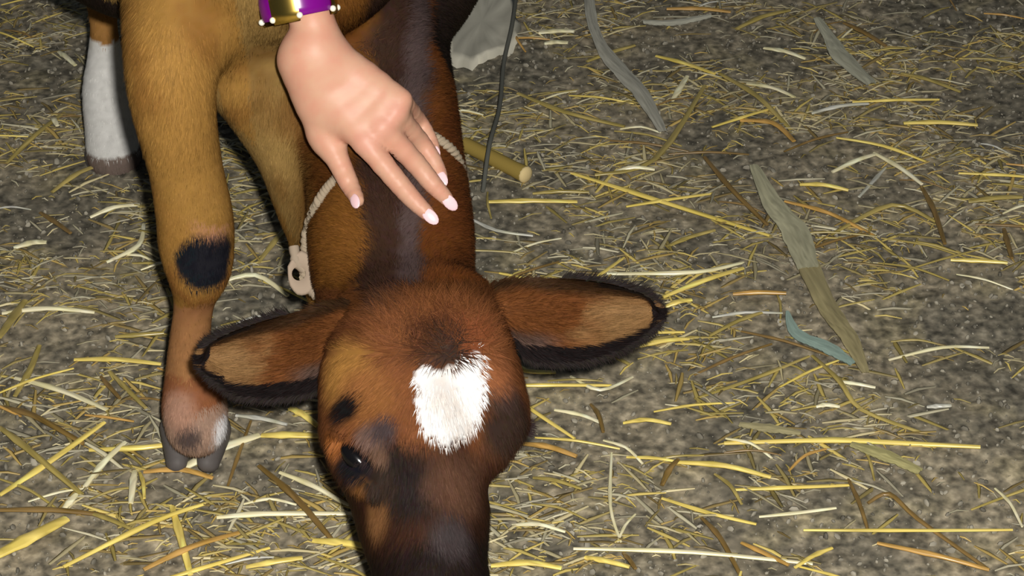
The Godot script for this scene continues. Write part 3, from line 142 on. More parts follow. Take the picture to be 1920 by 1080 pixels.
var STRAW := [
	[[0.2378, -2.0128, 0.3606, -2.0178, 0.4437, -2.0158, 0.5240, -2.0049], 0.0039, "yellow", "longest bright yellow straw stalk, lying level across the bare dirt beyond the muzzle"],
	[[0.1831, -1.9805, 0.2360, -1.9679, 0.2845, -1.9507], 0.0038, "yellow", "bright yellow straw stalk just below the longest level stalk"],
	[[0.1280, -1.9941, 0.1829, -1.9776], 0.0024, "yellow", "short yellow straw stalk in the litter near the muzzle and cheek"],
	[[0.2043, -1.8865, 0.2204, -1.8426, 0.2381, -1.7864], 0.0030, "brown", "dark brown straw stalk running steeply off the bottom edge, between two pale stalks"],
	[[0.1630, -1.9178, 0.2127, -1.8920, 0.2615, -1.8720], 0.0027, "yellow", "short yellow straw stalk in the litter near the muzzle and cheek"],
	[[0.0646, -1.8277, 0.1906, -1.8199, 0.3137, -1.8035], 0.0030, "cream", "long pale straw stalk lying level near the bottom edge beside the muzzle"],
	[[-0.0217, -1.8035, 0.0167, -1.8009, 0.0516, -1.7941], 0.0043, "yellow", "thick yellow straw stalk against the muzzle at the bottom edge"],
	[[0.1116, -2.0020, 0.1060, -1.8966, 0.1153, -1.8426], 0.0020, "cream", "thin pale straw stalk standing upright in the picture beside the muzzle"],
	[[0.1119, -1.8426, 0.1326, -1.8865], 0.0017, "cream", "short pale cream straw stalk in the litter near the muzzle and cheek"],
	[[0.3530, -2.1870, 0.2820, -2.1378, 0.2110, -2.1027], 0.0026, "olive", "olive brown straw stalk slanting away below the teal plastic scrap"],
	[[0.3568, -2.1870, 0.3804, -2.1260, 0.4017, -2.0797, 0.4695, -2.0348], 0.0033, "olive", "kinked olive yellow straw stalk running down from the teal plastic scrap"],
	[[0.3811, -2.1314, 0.4213, -2.1154], 0.0029, "cream", "short pale cream straw stalk in the litter near the bottom corner away from the calf"],
	[[0.4465, -2.1803, 0.5132, -2.2015, 0.5704, -2.2082], 0.0026, "cream", "thin curved pale stalk alone on bare dirt, beyond the teal scrap"],
	[[0.3693, -1.9535, 0.3755, -1.9057, 0.3795, -1.8622], 0.0024, "brown", "short dark brown straw stalk in the litter near the bottom corner away from the calf"],
	[[0.3858, -1.9094, 0.4095, -1.9178, 0.4360, -1.8820, 0.4974, -1.7992], 0.0030, "brown", "hooked brown stalk running down to the bottom corner far from the calf"],
	[[0.2658, -1.8874, 0.3493, -1.8947], 0.0024, "cream", "short pale cream straw stalk in the litter near the bottom corner away from the calf"],
	[[0.3106, -1.8622, 0.4326, -1.8595, 0.5337, -1.8622], 0.0023, "yellow", "long thin yellow stalk lying level under the hooked brown stalk"],
	[[0.3858, -1.8373, 0.4504, -1.8112, 0.4974, -1.7992], 0.0033, "orange", "short orange brown straw stalk in the litter near the bottom corner away from the calf"],
	[[0.5277, -1.9327, 0.5433, -1.8622], 0.0020, "cream", "short pale cream straw stalk in the litter near the bottom corner away from the calf"],
	[[0.1877, -2.2878, 0.2204, -2.2972], 0.0043, "yellow", "short bright stalk right beside the tip of the calf's larger-looking ear"],
	[[0.1439, -2.2015, 0.1787, -2.2093, 0.2120, -2.2206], 0.0038, "yellow", "bright straw stalk just under the black edge of the outstretched ear"],
	[[0.0063, -2.1682, 0.0169, -2.1475, 0.0514, -2.1497], 0.0033, "yellow", "short yellow straw stalk in the litter near the muzzle and cheek"],
	[[0.0688, -2.1443, 0.1022, -2.1143, 0.1416, -2.1497], 0.0026, "cream", "short pale cream straw stalk in the litter near the muzzle and cheek"],
	[[0.2437, -2.2678, 0.3302, -2.2748], 0.0023, "grey", "short greyish straw stalk in the litter on the far side of the floor"],
	[[0.2734, -2.3200, 0.3382, -2.3140], 0.0039, "orange", "short orange brown straw stalk in the litter on the far side of the floor"],
	[[0.1643, -1.9403, 0.1843, -1.9805], 0.0035, "brown", "short dark brown stub sticking out under a bright yellow stalk"],
	[[0.0910, -2.0912, 0.1032, -2.0348], 0.0028, "brown", "short dark brown straw stalk in the litter near the muzzle and cheek"],
	[[0.1272, -2.0602, 0.1805, -2.0459], 0.0032, "yellow", "short yellow straw stalk in the litter near the muzzle and cheek"],
	[[0.0126, -2.0178, 0.0718, -1.9853], 0.0039, "orange", "orange brown stalk touching the side of the calf's face"],
	[[0.2236, -1.9593, 0.2481, -1.9021], 0.0024, "olive", "short dull olive straw stalk in the litter near the muzzle and cheek"],
	[[0.2430, -1.8426, 0.2882, -1.7992], 0.0030, "orange", "short orange brown straw stalk in the litter near the bottom corner away from the calf"],
	[[0.1173, -1.8233, 0.1281, -1.7889], 0.0029, "brown", "short dark brown straw stalk in the litter near the muzzle and cheek"],
	[[0.0766, -1.8138, 0.1221, -1.7924], 0.0036, "yellow", "short yellow straw stalk in the litter near the muzzle and cheek"],
	[[0.3493, -2.0818, 0.3756, -2.0766], 0.0032, "cream", "short pale cream straw stalk in the litter near the bottom corner away from the calf"],
	[[0.4771, -2.0839, 0.5034, -2.0797], 0.0033, "grey", "short greyish straw stalk in the litter near the bottom corner away from the calf"],
	[[-0.0310, -2.5438, 0.0282, -2.5425, 0.0861, -2.5466], 0.0046, "yellow", "bright yellow stalk lying level beside the rope, clear of the neck"],
	[[0.3745, -2.9859, 0.4322, -2.9480], 0.0046, "cream", "short cream stalk glinting between the two grey leaf strips"],
	[[0.2283, -2.8241, 0.2540, -2.8908], 0.0046, "cream", "short white stub standing steeply beside the tip of the long grey leaf strip"],
	[[0.4952, -2.6705, 0.5465, -2.5813], 0.0038, "cream", "pale glinting stalk sloping down to a dark twig near the far edge"],
	[[0.5465, -2.5813, 0.5533, -2.5206, 0.5550, -2.4399], 0.0037, "brown", "dark brown twig continuing downward from a pale glinting stalk"],
	[[0.5066, -2.6369, 0.4592, -2.5507], 0.0029, "grey", "short greyish straw stalk in the litter on the far side of the floor"],
	[[0.5560, -2.4002, 0.6251, -2.3864], 0.0036, "yellow", "bright level stalk on bare dirt close to the far edge"],
	[[0.2630, -2.6617, 0.2911, -2.5687, 0.3312, -2.4831], 0.0038, "brown", "long dark brown twig sloping down to the widest dry leaf"],
	[[0.0800, -2.6210, 0.2033, -2.5356, 0.3327, -2.4620], 0.0037, "yellow", "long yellow stalk sloping from the broken cane toward the widest dry leaf"],
	[[0.3024, -2.9058, 0.3507, -2.8305, 0.3891, -2.7457], 0.0045, "olive", "short dull olive straw stalk in the litter on the far side of the floor"],
	[[0.2779, -2.8678, 0.1937, -2.6456, 0.1115, -2.6139], 0.0043, "olive", "bent olive stalk crossing under the tip of the grey leaf strip"],
	[[0.4132, -2.4620, 0.4992, -2.5288, 0.5525, -2.4977], 0.0037, "olive", "short dull olive straw stalk in the litter on the far side of the floor"],
	[[0.3603, -2.5438, 0.4143, -2.5058, 0.4670, -2.4620], 0.0033, "orange", "short orange brown straw stalk in the litter on the far side of the floor"],
	[[0.0084, -2.8498, 0.0754, -2.7876, 0.1573, -2.7457], 0.0044, "olive", "short dull olive straw stalk in the litter between the neck and the outstretched ear"],
	[[0.1193, -2.3689, 0.2301, -2.3627, 0.2927, -2.3977], 0.0036, "cream", "long pale stalk running level just above the outstretched ear tip"],
	[[0.1866, -2.3152, 0.2392, -2.3406, 0.2914, -2.3826], 0.0039, "yellow", "short yellow straw stalk in the litter between the neck and the outstretched ear"],
	[[0.3211, -2.7704, 0.3652, -2.7534, 0.3891, -2.7032], 0.0048, "orange", "short orange brown straw stalk in the litter on the far side of the floor"],
	[[0.4229, -2.7876, 0.5051, -2.8050], 0.0036, "grey", "short greyish straw stalk in the litter on the far side of the floor"],
	[[0.5475, -2.7534, 0.6505, -2.7488], 0.0048, "yellow", "short yellow straw stalk in the litter on the far side of the floor"],
	[[0.5038, -3.0693, 0.5561, -2.9911], 0.0047, "brown", "short dark brown straw stalk in the litter on the far side of the floor"],
	[[0.6377, -2.4765, 0.6326, -2.3977], 0.0036, "brown", "short dark brown straw stalk in the litter on the far side of the floor"],
	[[0.6028, -2.5438, 0.6747, -2.5507], 0.0050, "olive", "short dull olive straw stalk in the litter on the far side of the floor"],
	[[0.1398, -2.6210, 0.1924, -2.6210], 0.0038, "cream", "short pale cream straw stalk in the litter between the neck and the outstretched ear"],
	[[0.0277, -2.5660, 0.1021, -2.5632], 0.0033, "olive", "short dull olive straw stalk in the litter between the neck and the outstretched ear"],
	[[-0.0579, -2.5058, -0.0207, -2.4672, 0.0269, -2.4620], 0.0028, "grey", "grey white curl of straw beside the neck, above the ear"],
	[[0.0402, -3.0388, 0.0938, -3.0298], 0.0057, "cream", "short bright stalk lying against the flat grey slab"],
	[[0.0486, -2.9998, 0.0835, -2.9946], 0.0052, "cream", "short pale cream straw stalk in the litter between the neck and the outstretched ear"],
	[[-0.3674, -1.9011, -0.3503, -1.8426, -0.3334, -1.7864], 0.0043, "yellow", "bright yellow stalk pointing straight at the bottom edge below the hoof"],
	[[-0.4168, -1.9650, -0.4148, -1.9384, -0.4124, -1.9057], 0.0041, "cream", "white glinting stub pointing down, just left of the hoof"],
	[[-0.4115, -1.9650, -0.3981, -1.9104], 0.0024, "yellow", "short yellow straw stalk in the litter around the hoof"],
	[[-0.4674, -1.7992, -0.3824, -1.8666, -0.3322, -1.9057], 0.0034, "yellow", "long thin yellow stalk rising from the bottom edge to below the hoof"],
	[[-0.3833, -1.7949, -0.3369, -1.8251, -0.2908, -1.8577], 0.0040, "orange", "orange yellow stalk under the long thin one, near the bottom edge"],
	[[-0.2802, -1.9737, -0.2349, -1.9104, -0.1917, -1.8453], 0.0041, "brown", "stalk half brown half yellow, slanting down between hoof and muzzle"],
	[[-0.2560, -1.9602, -0.2157, -1.9318, -0.1759, -1.9011], 0.0034, "cream", "pale stalk slanting down to the edge of the calf's face"],
	[[-0.3170, -1.8838, -0.2662, -1.8856, -0.1642, -1.8883], 0.0037, "cream", "white level stalk running up to the muzzle's edge"],
	[[-0.2548, -2.0797, -0.2376, -2.0632, -0.2198, -2.0449], 0.0047, "yellow", "bright yellow stub touching the cheek under the drooping ear"],
	[[-0.3667, -1.9602, -0.3273, -1.9931, -0.2852, -2.0258], 0.0063, "cream", "thick pale tan stalk lying across the front of the hoof"],
	[[-0.4067, -1.9650, -0.3649, -1.9602, -0.3285, -1.9507], 0.0042, "orange", "orange stalk directly in front of the hoof tip"],
	[[-0.5889, -2.0849, -0.5458, -2.0602, -0.4797, -2.0118], 0.0043, "brown", "dark brown stalk slanting in from the picture edge toward the hoof"],
	[[-0.5812, -2.0449, -0.5405, -1.9970, -0.4684, -1.9234], 0.0042, "olive", "olive brown stalk crossing another to make an X, left of the hoof"],
	[[-0.5572, -1.9196, -0.5116, -1.9785, -0.4627, -2.0500], 0.0042, "yellow", "yellow olive stalk rising toward the fetlock, the other arm of the X"],
	[[-0.5557, -1.8966, -0.4946, -1.8929, -0.4352, -1.8883], 0.0037, "brown", "short dark brown straw stalk in the litter around the hoof"],
	[[-0.5397, -1.8138, -0.5065, -1.8408, -0.4779, -1.8792], 0.0080, "yellow", "thickest yellow stalk, cut by the picture's lower corner"],
	[[-0.5748, -2.1048, -0.5641, -2.2048], 0.0041, "olive", "short dull olive straw stalk in the litter around the hoof"],
	[[-0.5815, -2.1410, -0.5220, -2.1101, -0.4634, -2.0746], 0.0040, "cream", "pale stalk with a bright middle, level with the fetlock"],
	[[-0.4841, -1.8993, -0.4736, -1.9196], 0.0041, "cream", "short pale cream straw stalk in the litter around the hoof"],
	[[-0.4678, -1.9374, -0.4336, -2.0118], 0.0039, "cream", "short pale cream straw stalk in the litter around the hoof"],
	[[-0.5183, -2.1781, -0.4672, -2.1748, -0.4141, -2.1693], 0.0041, "yellow", "olive yellow stalk ending at the calf's shin"],
	[[-0.4720, -2.1519, -0.4198, -2.0777], 0.0032, "olive", "short dull olive straw stalk in the litter around the hoof"],
	[[-0.4813, -2.1432, -0.4518, -2.0954], 0.0029, "brown", "short dark brown straw stalk in the litter around the hoof"],
	[[-0.4727, -2.0020, -0.4118, -2.0020, -0.3677, -2.0168], 0.0039, "yellow", "short yellow straw stalk in the litter around the hoof"],
	[[-0.2822, -2.0258, -0.2120, -2.0208], 0.0053, "yellow", "broad olive yellow stalk between the hoof and the cheek"],
	[[-0.3151, -2.0653, -0.2549, -2.0449], 0.0032, "grey", "short greyish straw stalk in the litter around the hoof"],
	[[-0.4768, -2.2263, -0.4191, -2.2320], 0.0038, "olive", "short dull olive straw stalk in the litter beside the foreleg"],
	[[-0.6218, -2.2736, -0.5677, -2.2807, -0.5105, -2.2819], 0.0038, "cream", "short pale cream straw stalk in the litter beside the foreleg"],
	[[-0.2106, -1.8408, -0.1460, -1.8242], 0.0050, "yellow", "short yellow straw stalk in the litter around the hoof"],
	[[-0.2771, -1.7992, -0.2188, -1.8078], 0.0040, "yellow", "short yellow straw stalk in the litter around the hoof"],
	[[-0.4555, -1.8929, -0.4056, -1.8577], 0.0030, "olive", "short dull olive straw stalk in the litter around the hoof"],
	[[-0.5985, -2.2996, -0.6138, -2.2150], 0.0057, "olive", "short dull olive straw stalk in the litter beside the foreleg"],
	[[-0.5521, -2.5085, -0.5222, -2.5234, -0.4914, -2.5384], 0.0037, "cream", "thin pale curved stalk on dirt left of the foreleg's forearm"],
	[[-0.6721, -2.9772, -0.6400, -2.9310], 0.0046, "cream", "short pale cream straw stalk in the litter beside the foreleg"],
	[[-0.6440, -2.7720, -0.6341, -2.7442], 0.0044, "cream", "short pale cream straw stalk in the litter beside the foreleg"],
	[[-0.6869, -2.6456, -0.6607, -2.7137, -0.6342, -2.7939], 0.0039, "olive", "short dull olive straw stalk in the litter beside the foreleg"],
	[[-0.6123, -2.5701, -0.5820, -2.6110, -0.5427, -2.6514], 0.0042, "olive", "short dull olive straw stalk in the litter beside the foreleg"],
	[[-0.6361, -2.4270, -0.5947, -2.4321], 0.0052, "cream", "short pale cream straw stalk in the litter beside the foreleg"],
	[[-0.6192, -2.5206, -0.5696, -2.4620], 0.0037, "brown", "short dark brown straw stalk in the litter beside the foreleg"],
	[[-0.5135, -2.3964, -0.4774, -2.4282, -0.4787, -2.4871], 0.0036, "cream", "forked looking pale stalk beside the black knee patch"],
	[[-0.3661, -2.3467, -0.3205, -2.3565, -0.2771, -2.3164], 0.0039, "cream", "white curved stalk arching between the black knee and the drooping ear"],
	[[-0.3209, -2.3964, -0.2786, -2.5004], 0.0037, "olive", "short dull olive straw stalk in the litter beside the foreleg"],
	[[0.0897, -2.2229, 0.1386, -2.1671], 0.0030, "olive", "short dull olive straw stalk in the litter near the muzzle and cheek"],
	[[0.0490, -2.0818, 0.1031, -2.0510], 0.0029, "cream", "short pale cream straw stalk in the litter near the muzzle and cheek"],
	[[0.3132, -2.2807, 0.2372, -2.2229], 0.0030, "olive", "short dull olive straw stalk in the litter on the far side of the floor"],
	[[0.0235, -1.9526, 0.0756, -1.9243], 0.0027, "olive", "short dull olive straw stalk in the litter near the muzzle and cheek"],
	[[0.0000, -1.8693, 0.0567, -1.8515], 0.0027, "cream", "short pale cream straw stalk in the litter near the muzzle and cheek"],
	[[0.3380, -1.8338, 0.2944, -1.7949], 0.0029, "yellow", "short yellow straw stalk in the litter near the bottom corner away from the calf"],
	[[0.1978, -2.4282, 0.2621, -2.4672], 0.0033, "olive", "short dull olive straw stalk in the litter on the far side of the floor"],
	[[0.1100, -2.9463, 0.1826, -2.9894], 0.0042, "olive", "short dull olive straw stalk in the litter between the neck and the outstretched ear"],
	[[0.2130, -2.9634, 0.2946, -2.8958], 0.0041, "yellow", "short yellow straw stalk in the litter between the neck and the outstretched ear"],
	[[0.3397, -2.8793, 0.4040, -2.8305], 0.0040, "cream", "short pale cream straw stalk in the litter on the far side of the floor"],
	[[0.4319, -2.6182, 0.4954, -2.6617], 0.0039, "cream", "short pale cream straw stalk in the litter on the far side of the floor"],
	[[0.5684, -2.9125, 0.6430, -2.8466], 0.0041, "olive", "short dull olive straw stalk in the litter on the far side of the floor"],
	[[0.3387, -3.0513, 0.4250, -3.1059], 0.0048, "olive", "short dull olive straw stalk in the litter on the far side of the floor"],
	[[0.2381, -3.1245, 0.3351, -3.1059], 0.0048, "orange", "short orange brown straw stalk in the litter on the far side of the floor"],
	[[0.3857, -2.5898, 0.4473, -2.5687], 0.0038, "yellow", "short yellow straw stalk in the litter on the far side of the floor"],
]
var LEAVES := [
	[[0.1176, -3.2197, 0.1204, -3.0875, 0.1276, -3.0069, 0.1478, -2.9293, 0.1823, -2.8321, 0.2094, -2.7183], [0.0141, 0.0172, 0.0156, 0.0266, 0.0250, 0.0109], Color(0.430, 0.415, 0.340), 0.12, 0.40, 0.0140, "dry_leaf", "long narrow blue grey leaf strip, behind the calf near the top edge", "leaf"],
	[[0.4617, -3.0693, 0.4753, -3.0069, 0.4852, -2.9514, 0.5162, -2.8596], [0.0110, 0.0204, 0.0315, 0.0173], Color(0.450, 0.440, 0.330), 0.12, 0.40, 0.0140, "dry_leaf", "short broad grey green leaf strip near the far top corner", "leaf"],
	[[0.3260, -2.6254, 0.3428, -2.5234, 0.3625, -2.4515, 0.3715, -2.3652], [0.0110, 0.0302, 0.0385, 0.0275], Color(0.430, 0.410, 0.270), 0.10, 0.40, 0.0160, "dry_leaf", "widest grey green dry leaf, lying beyond the outstretched ear", "leaf"],
	[[0.3709, -2.3901, 0.3843, -2.2807, 0.4024, -2.2116, 0.4138, -2.1432], [0.0281, 0.0255, 0.0230, 0.0089], Color(0.340, 0.290, 0.150), 0.10, 0.40, 0.0120, "dry_leaf", "brownish leaf strip continuing down from the widest dry leaf", "leaf"],
	[[0.3354, -2.2748, 0.3410, -2.2229, 0.3745, -2.1914, 0.4009, -2.1595], [0.0032, 0.0165, 0.0228, 0.0102], Color(0.300, 0.400, 0.340), 0.05, 0.25, 0.0120, "plastic_scrap", "small teal scrap lying under the brownish leaf strip", "scrap"],
	[[0.3789, -2.0059, 0.4155, -1.9853, 0.4488, -1.9545], [0.0083, 0.0202, 0.0107], Color(0.440, 0.400, 0.180), 0.10, 0.40, 0.0120, "dry_leaf", "pale olive leaf blade tucked under the longest yellow stalk", "leaf"],
	[[0.1980, -3.0603, 0.2468, -3.0657, 0.3027, -3.0875], [0.0113, 0.0194, 0.0097], Color(0.620, 0.600, 0.480), 0.10, 0.30, 0.0120, "dry_leaf", "pale curled leaf blade lying level near the top edge", "leaf"],
	[[0.2574, -2.0459, 0.2897, -2.0358, 0.3248, -2.0248], [0.0072, 0.0157, 0.0060], Color(0.420, 0.370, 0.200), 0.10, 0.30, 0.0100, "dry_leaf", "dull tan leaf blade just above the longest yellow stalk", "leaf"],
]
var CANE := [Vector3(-0.0645, 0.0000, -2.6838), Vector3(0.0179, 0.0000, -2.6011)]
var CORD := [0.0066, -3.1245, 0.0000, -3.0157, -0.0117, -2.9125, -0.0172, -2.7673, -0.0304, -2.6398, -0.0382, -2.5549]
var SLAB := [-0.0669, -3.2003, -0.0293, -3.2100, 0.0017, -3.1621, 0.0121, -3.0603, 0.0016, -2.9807, -0.0354, -2.9548, -0.0641, -2.9293, -0.0928, -2.9497, -0.0977, -3.0245, -0.0832, -3.0967]

# ------------------------------------------------------------------ naming
func numbered(called: String) -> String:
	if not used.has(called):
		used[called] = 0
		return called
	used[called] += 1
	return "%s_%03d" % [called, used[called]]

func tag(o: Node3D, label: String, category: String, group := "", kind := "") -> void:
	o.set_meta("label", label)
	o.set_meta("category", category)
	if group != "":
		o.set_meta("group", group)
	if kind != "":
		o.set_meta("kind", kind)

func top(called: String, at := Vector3.ZERO) -> Node3D:
	var o := Node3D.new()
	o.name = numbered(called)
	add_child(o)
	o.position = at
	return o

func part(called: String, mesh: Mesh, material: Material, parent: Node3D) -> MeshInstance3D:
	var o := MeshInstance3D.new()
	o.name = called
	o.mesh = mesh
	o.material_override = material
	o.cast_shadow = GeometryInstance3D.SHADOW_CASTING_SETTING_ON
	parent.add_child(o, true)
	return o

func single(called: String, mesh: Mesh, material: Material, at := Vector3.ZERO) -> MeshInstance3D:
	var o := part(numbered(called), mesh, material, self)
	o.position = at
	return o

# ------------------------------------------------------------------ materials
func plain(c: Color, rough := 0.6, spec := 0.4) -> StandardMaterial3D:
	var m := StandardMaterial3D.new()
	m.albedo_color = c
	m.roughness = rough
	m.metallic_specular = spec
	return m

func painted(rough := 0.6, spec := 0.4) -> StandardMaterial3D:
	var m := plain(Color.WHITE, rough, spec)
	m.vertex_color_use_as_albedo = true
	return m

# ------------------------------------------------------------------ meshes
func arrays_mesh(v: PackedVector3Array, n: PackedVector3Array, c: PackedColorArray, i: PackedInt32Array, uv := PackedVector2Array()) -> ArrayMesh:
	# front faces run clockwise: turn every triangle the way its normals point
	for k in range(0, i.size(), 3):
		var p0 := v[i[k]]
		if (v[i[k + 1]] - p0).cross(v[i[k + 2]] - p0).dot(n[i[k]] + n[i[k + 1]] + n[i[k + 2]]) > 0.0:
			var swap := i[k + 1]
			i[k + 1] = i[k + 2]
			i[k + 2] = swap
	var a := []
	a.resize(Mesh.ARRAY_MAX)
	a[Mesh.ARRAY_VERTEX] = v
	a[Mesh.ARRAY_NORMAL] = n
	if c.size() > 0:
		a[Mesh.ARRAY_COLOR] = c
	if uv.size() > 0:
		a[Mesh.ARRAY_TEX_UV] = uv
	if i.size() > 0:
		a[Mesh.ARRAY_INDEX] = i
	var m := ArrayMesh.new()
	m.add_surface_from_arrays(Mesh.PRIMITIVE_TRIANGLES, a)
	return m

# A tube along points with a radius at each; squash < 1 flattens it. Caps are closed.
func tube(pts: Array, radii: Array, sides := 6, squash := 1.0, tint = null, up_hint := Vector3.UP, streak := 0.0) -> ArrayMesh:
	var v := PackedVector3Array()
	var n := PackedVector3Array()
	var c := PackedColorArray()
	var idx := PackedInt32Array()
	var count := pts.size()
	for k in count:
		var p: Vector3 = pts[k]
		var before: Vector3 = pts[max(k - 1, 0)]
		var after: Vector3 = pts[min(k + 1, count - 1)]
		var t := (after - before).normalized()
		var s := t.cross(up_hint)
		if s.length() < 0.05:
			s = t.cross(Vector3.RIGHT)
		s = s.normalized()
		var u := s.cross(t).normalized()
		var r: float = radii[k]
		for j in sides:
			var a := TAU * j / sides
			var d := s * cos(a) + u * sin(a) * squash
			v.append(p + d * r)
			n.append((s * cos(a) * squash + u * sin(a)).normalized())
			if tint != null:
				var q: Color = tint[k] if tint is Array else tint
				var m := 1.0 + streak * noise.get_noise_2d(j * 170.0 + r * 2e5, k * 9.0)
				c.append(Color(q.r * m, q.g * m, q.b * m))
	for k in count - 1:
		for j in sides:
			var a0 := k * sides + j
			var a1 := k * sides + (j + 1) % sides
			idx.append_array([a0, a1, a0 + sides, a1, a1 + sides, a0 + sides])
	for e in 2:
		var k := 0 if e == 0 else count - 1
		var t: Vector3 = ((pts[0] - pts[1]) if e == 0 else (pts[count - 1] - pts[count - 2])).normalized()
		var first := v.size()
		for j in sides:
			v.append(v[k * sides + j])
			n.append(t)
			if tint != null:
				c.append(tint[k] if tint is Array else tint)
		for j in range(1, sides - 1):
			if e == 0:
				idx.append_array([first, first + j + 1, first + j])
			else:
				idx.append_array([first, first + j, first + j + 1])
	return arrays_mesh(v, n, c, idx)

func smooth_path(pts: Array, sub: int) -> Array:
	var out := []
	for k in pts.size() - 1:
		var p0: Vector3 = pts[max(k - 1, 0)]
		var p1: Vector3 = pts[k]
		var p2: Vector3 = pts[k + 1]
		var p3: Vector3 = pts[min(k + 2, pts.size() - 1)]
		for j in sub:
			out.append(p1.cubic_interpolate(p2, p0, p3, float(j) / sub))
	out.append(pts[pts.size() - 1])
	return out

# ------------------------------------------------------------------ blended bodies
# groups: [blend, sign, blend inside, [[ax, ay, az, ra, bx, by, bz, rb], ...]] : tapered capsules joined with a smooth minimum.
var fa := PackedVector3Array()
var fb := PackedVector3Array()
var fra := PackedFloat32Array()
var frb := PackedFloat32Array()
var fl := PackedFloat32Array()
var fg := PackedInt32Array()
var gk := PackedFloat32Array()
var gs := PackedInt32Array()
var gi := PackedFloat32Array()

func take_shapes(groups: Array) -> void:
	fa.clear(); fb.clear(); fra.clear(); frb.clear(); fl.clear(); fg.clear(); gk.clear(); gs.clear(); gi.clear()
	for g in groups.size():
		gk.append(groups[g][0]); gs.append(groups[g][1]); gi.append(groups[g][2])
		for c in groups[g][3]:
			fa.append(Vector3(c[0], c[1], c[2])); fra.append(c[3])
			var ba := Vector3(c[4], c[5], c[6]) - Vector3(c[0], c[1], c[2])
			fb.append(ba); frb.append(c[7] - c[3])
			fl.append(1.0 / max(ba.length_squared(), 1e-12)); fg.append(g)

func field(p: Vector3, use: PackedInt32Array) -> float:
	var d := 10.0
	var g := -1
	var q := 10.0
	var kin := 0.01
	for i in use:
		var gr := fg[i]
		if gr != g:
			if g >= 0:
				d = merge(d, q, g)
			g = gr
			q = 10.0
			kin = gi[g]
		var pa := p - fa[i]
		var t := clampf(pa.dot(fb[i]) * fl[i], 0.0, 1.0)
		var e := (pa - fb[i] * t).length() - fra[i] - frb[i] * t
		var h := kin - absf(q - e)
		q = minf(q, e)
		if h > 0.0:
			q -= h * h * 0.25 / kin
	if g >= 0:
		d = merge(d, q, g)
	return d

func merge(d: float, q: float, g: int) -> float:
	var k := gk[g]
	if gs[g] > 0:
		var h := maxf(k - absf(d - q), 0.0)
		return minf(d, q) - h * h * 0.25 / k
	var h2 := maxf(k - absf(d + q), 0.0)
	return maxf(d, -q) + h2 * h2 * 0.25 / k

func near(c: Vector3, reach: float, use: PackedInt32Array) -> PackedInt32Array:
	var out := PackedInt32Array()
	for i in use:
		var pa := c - fa[i]
		var t := clampf(pa.dot(fb[i]) * fl[i], 0.0, 1.0)
		if (pa - fb[i] * t).length() - fra[i] - frb[i] * t < reach:
			out.append(i)
	return out

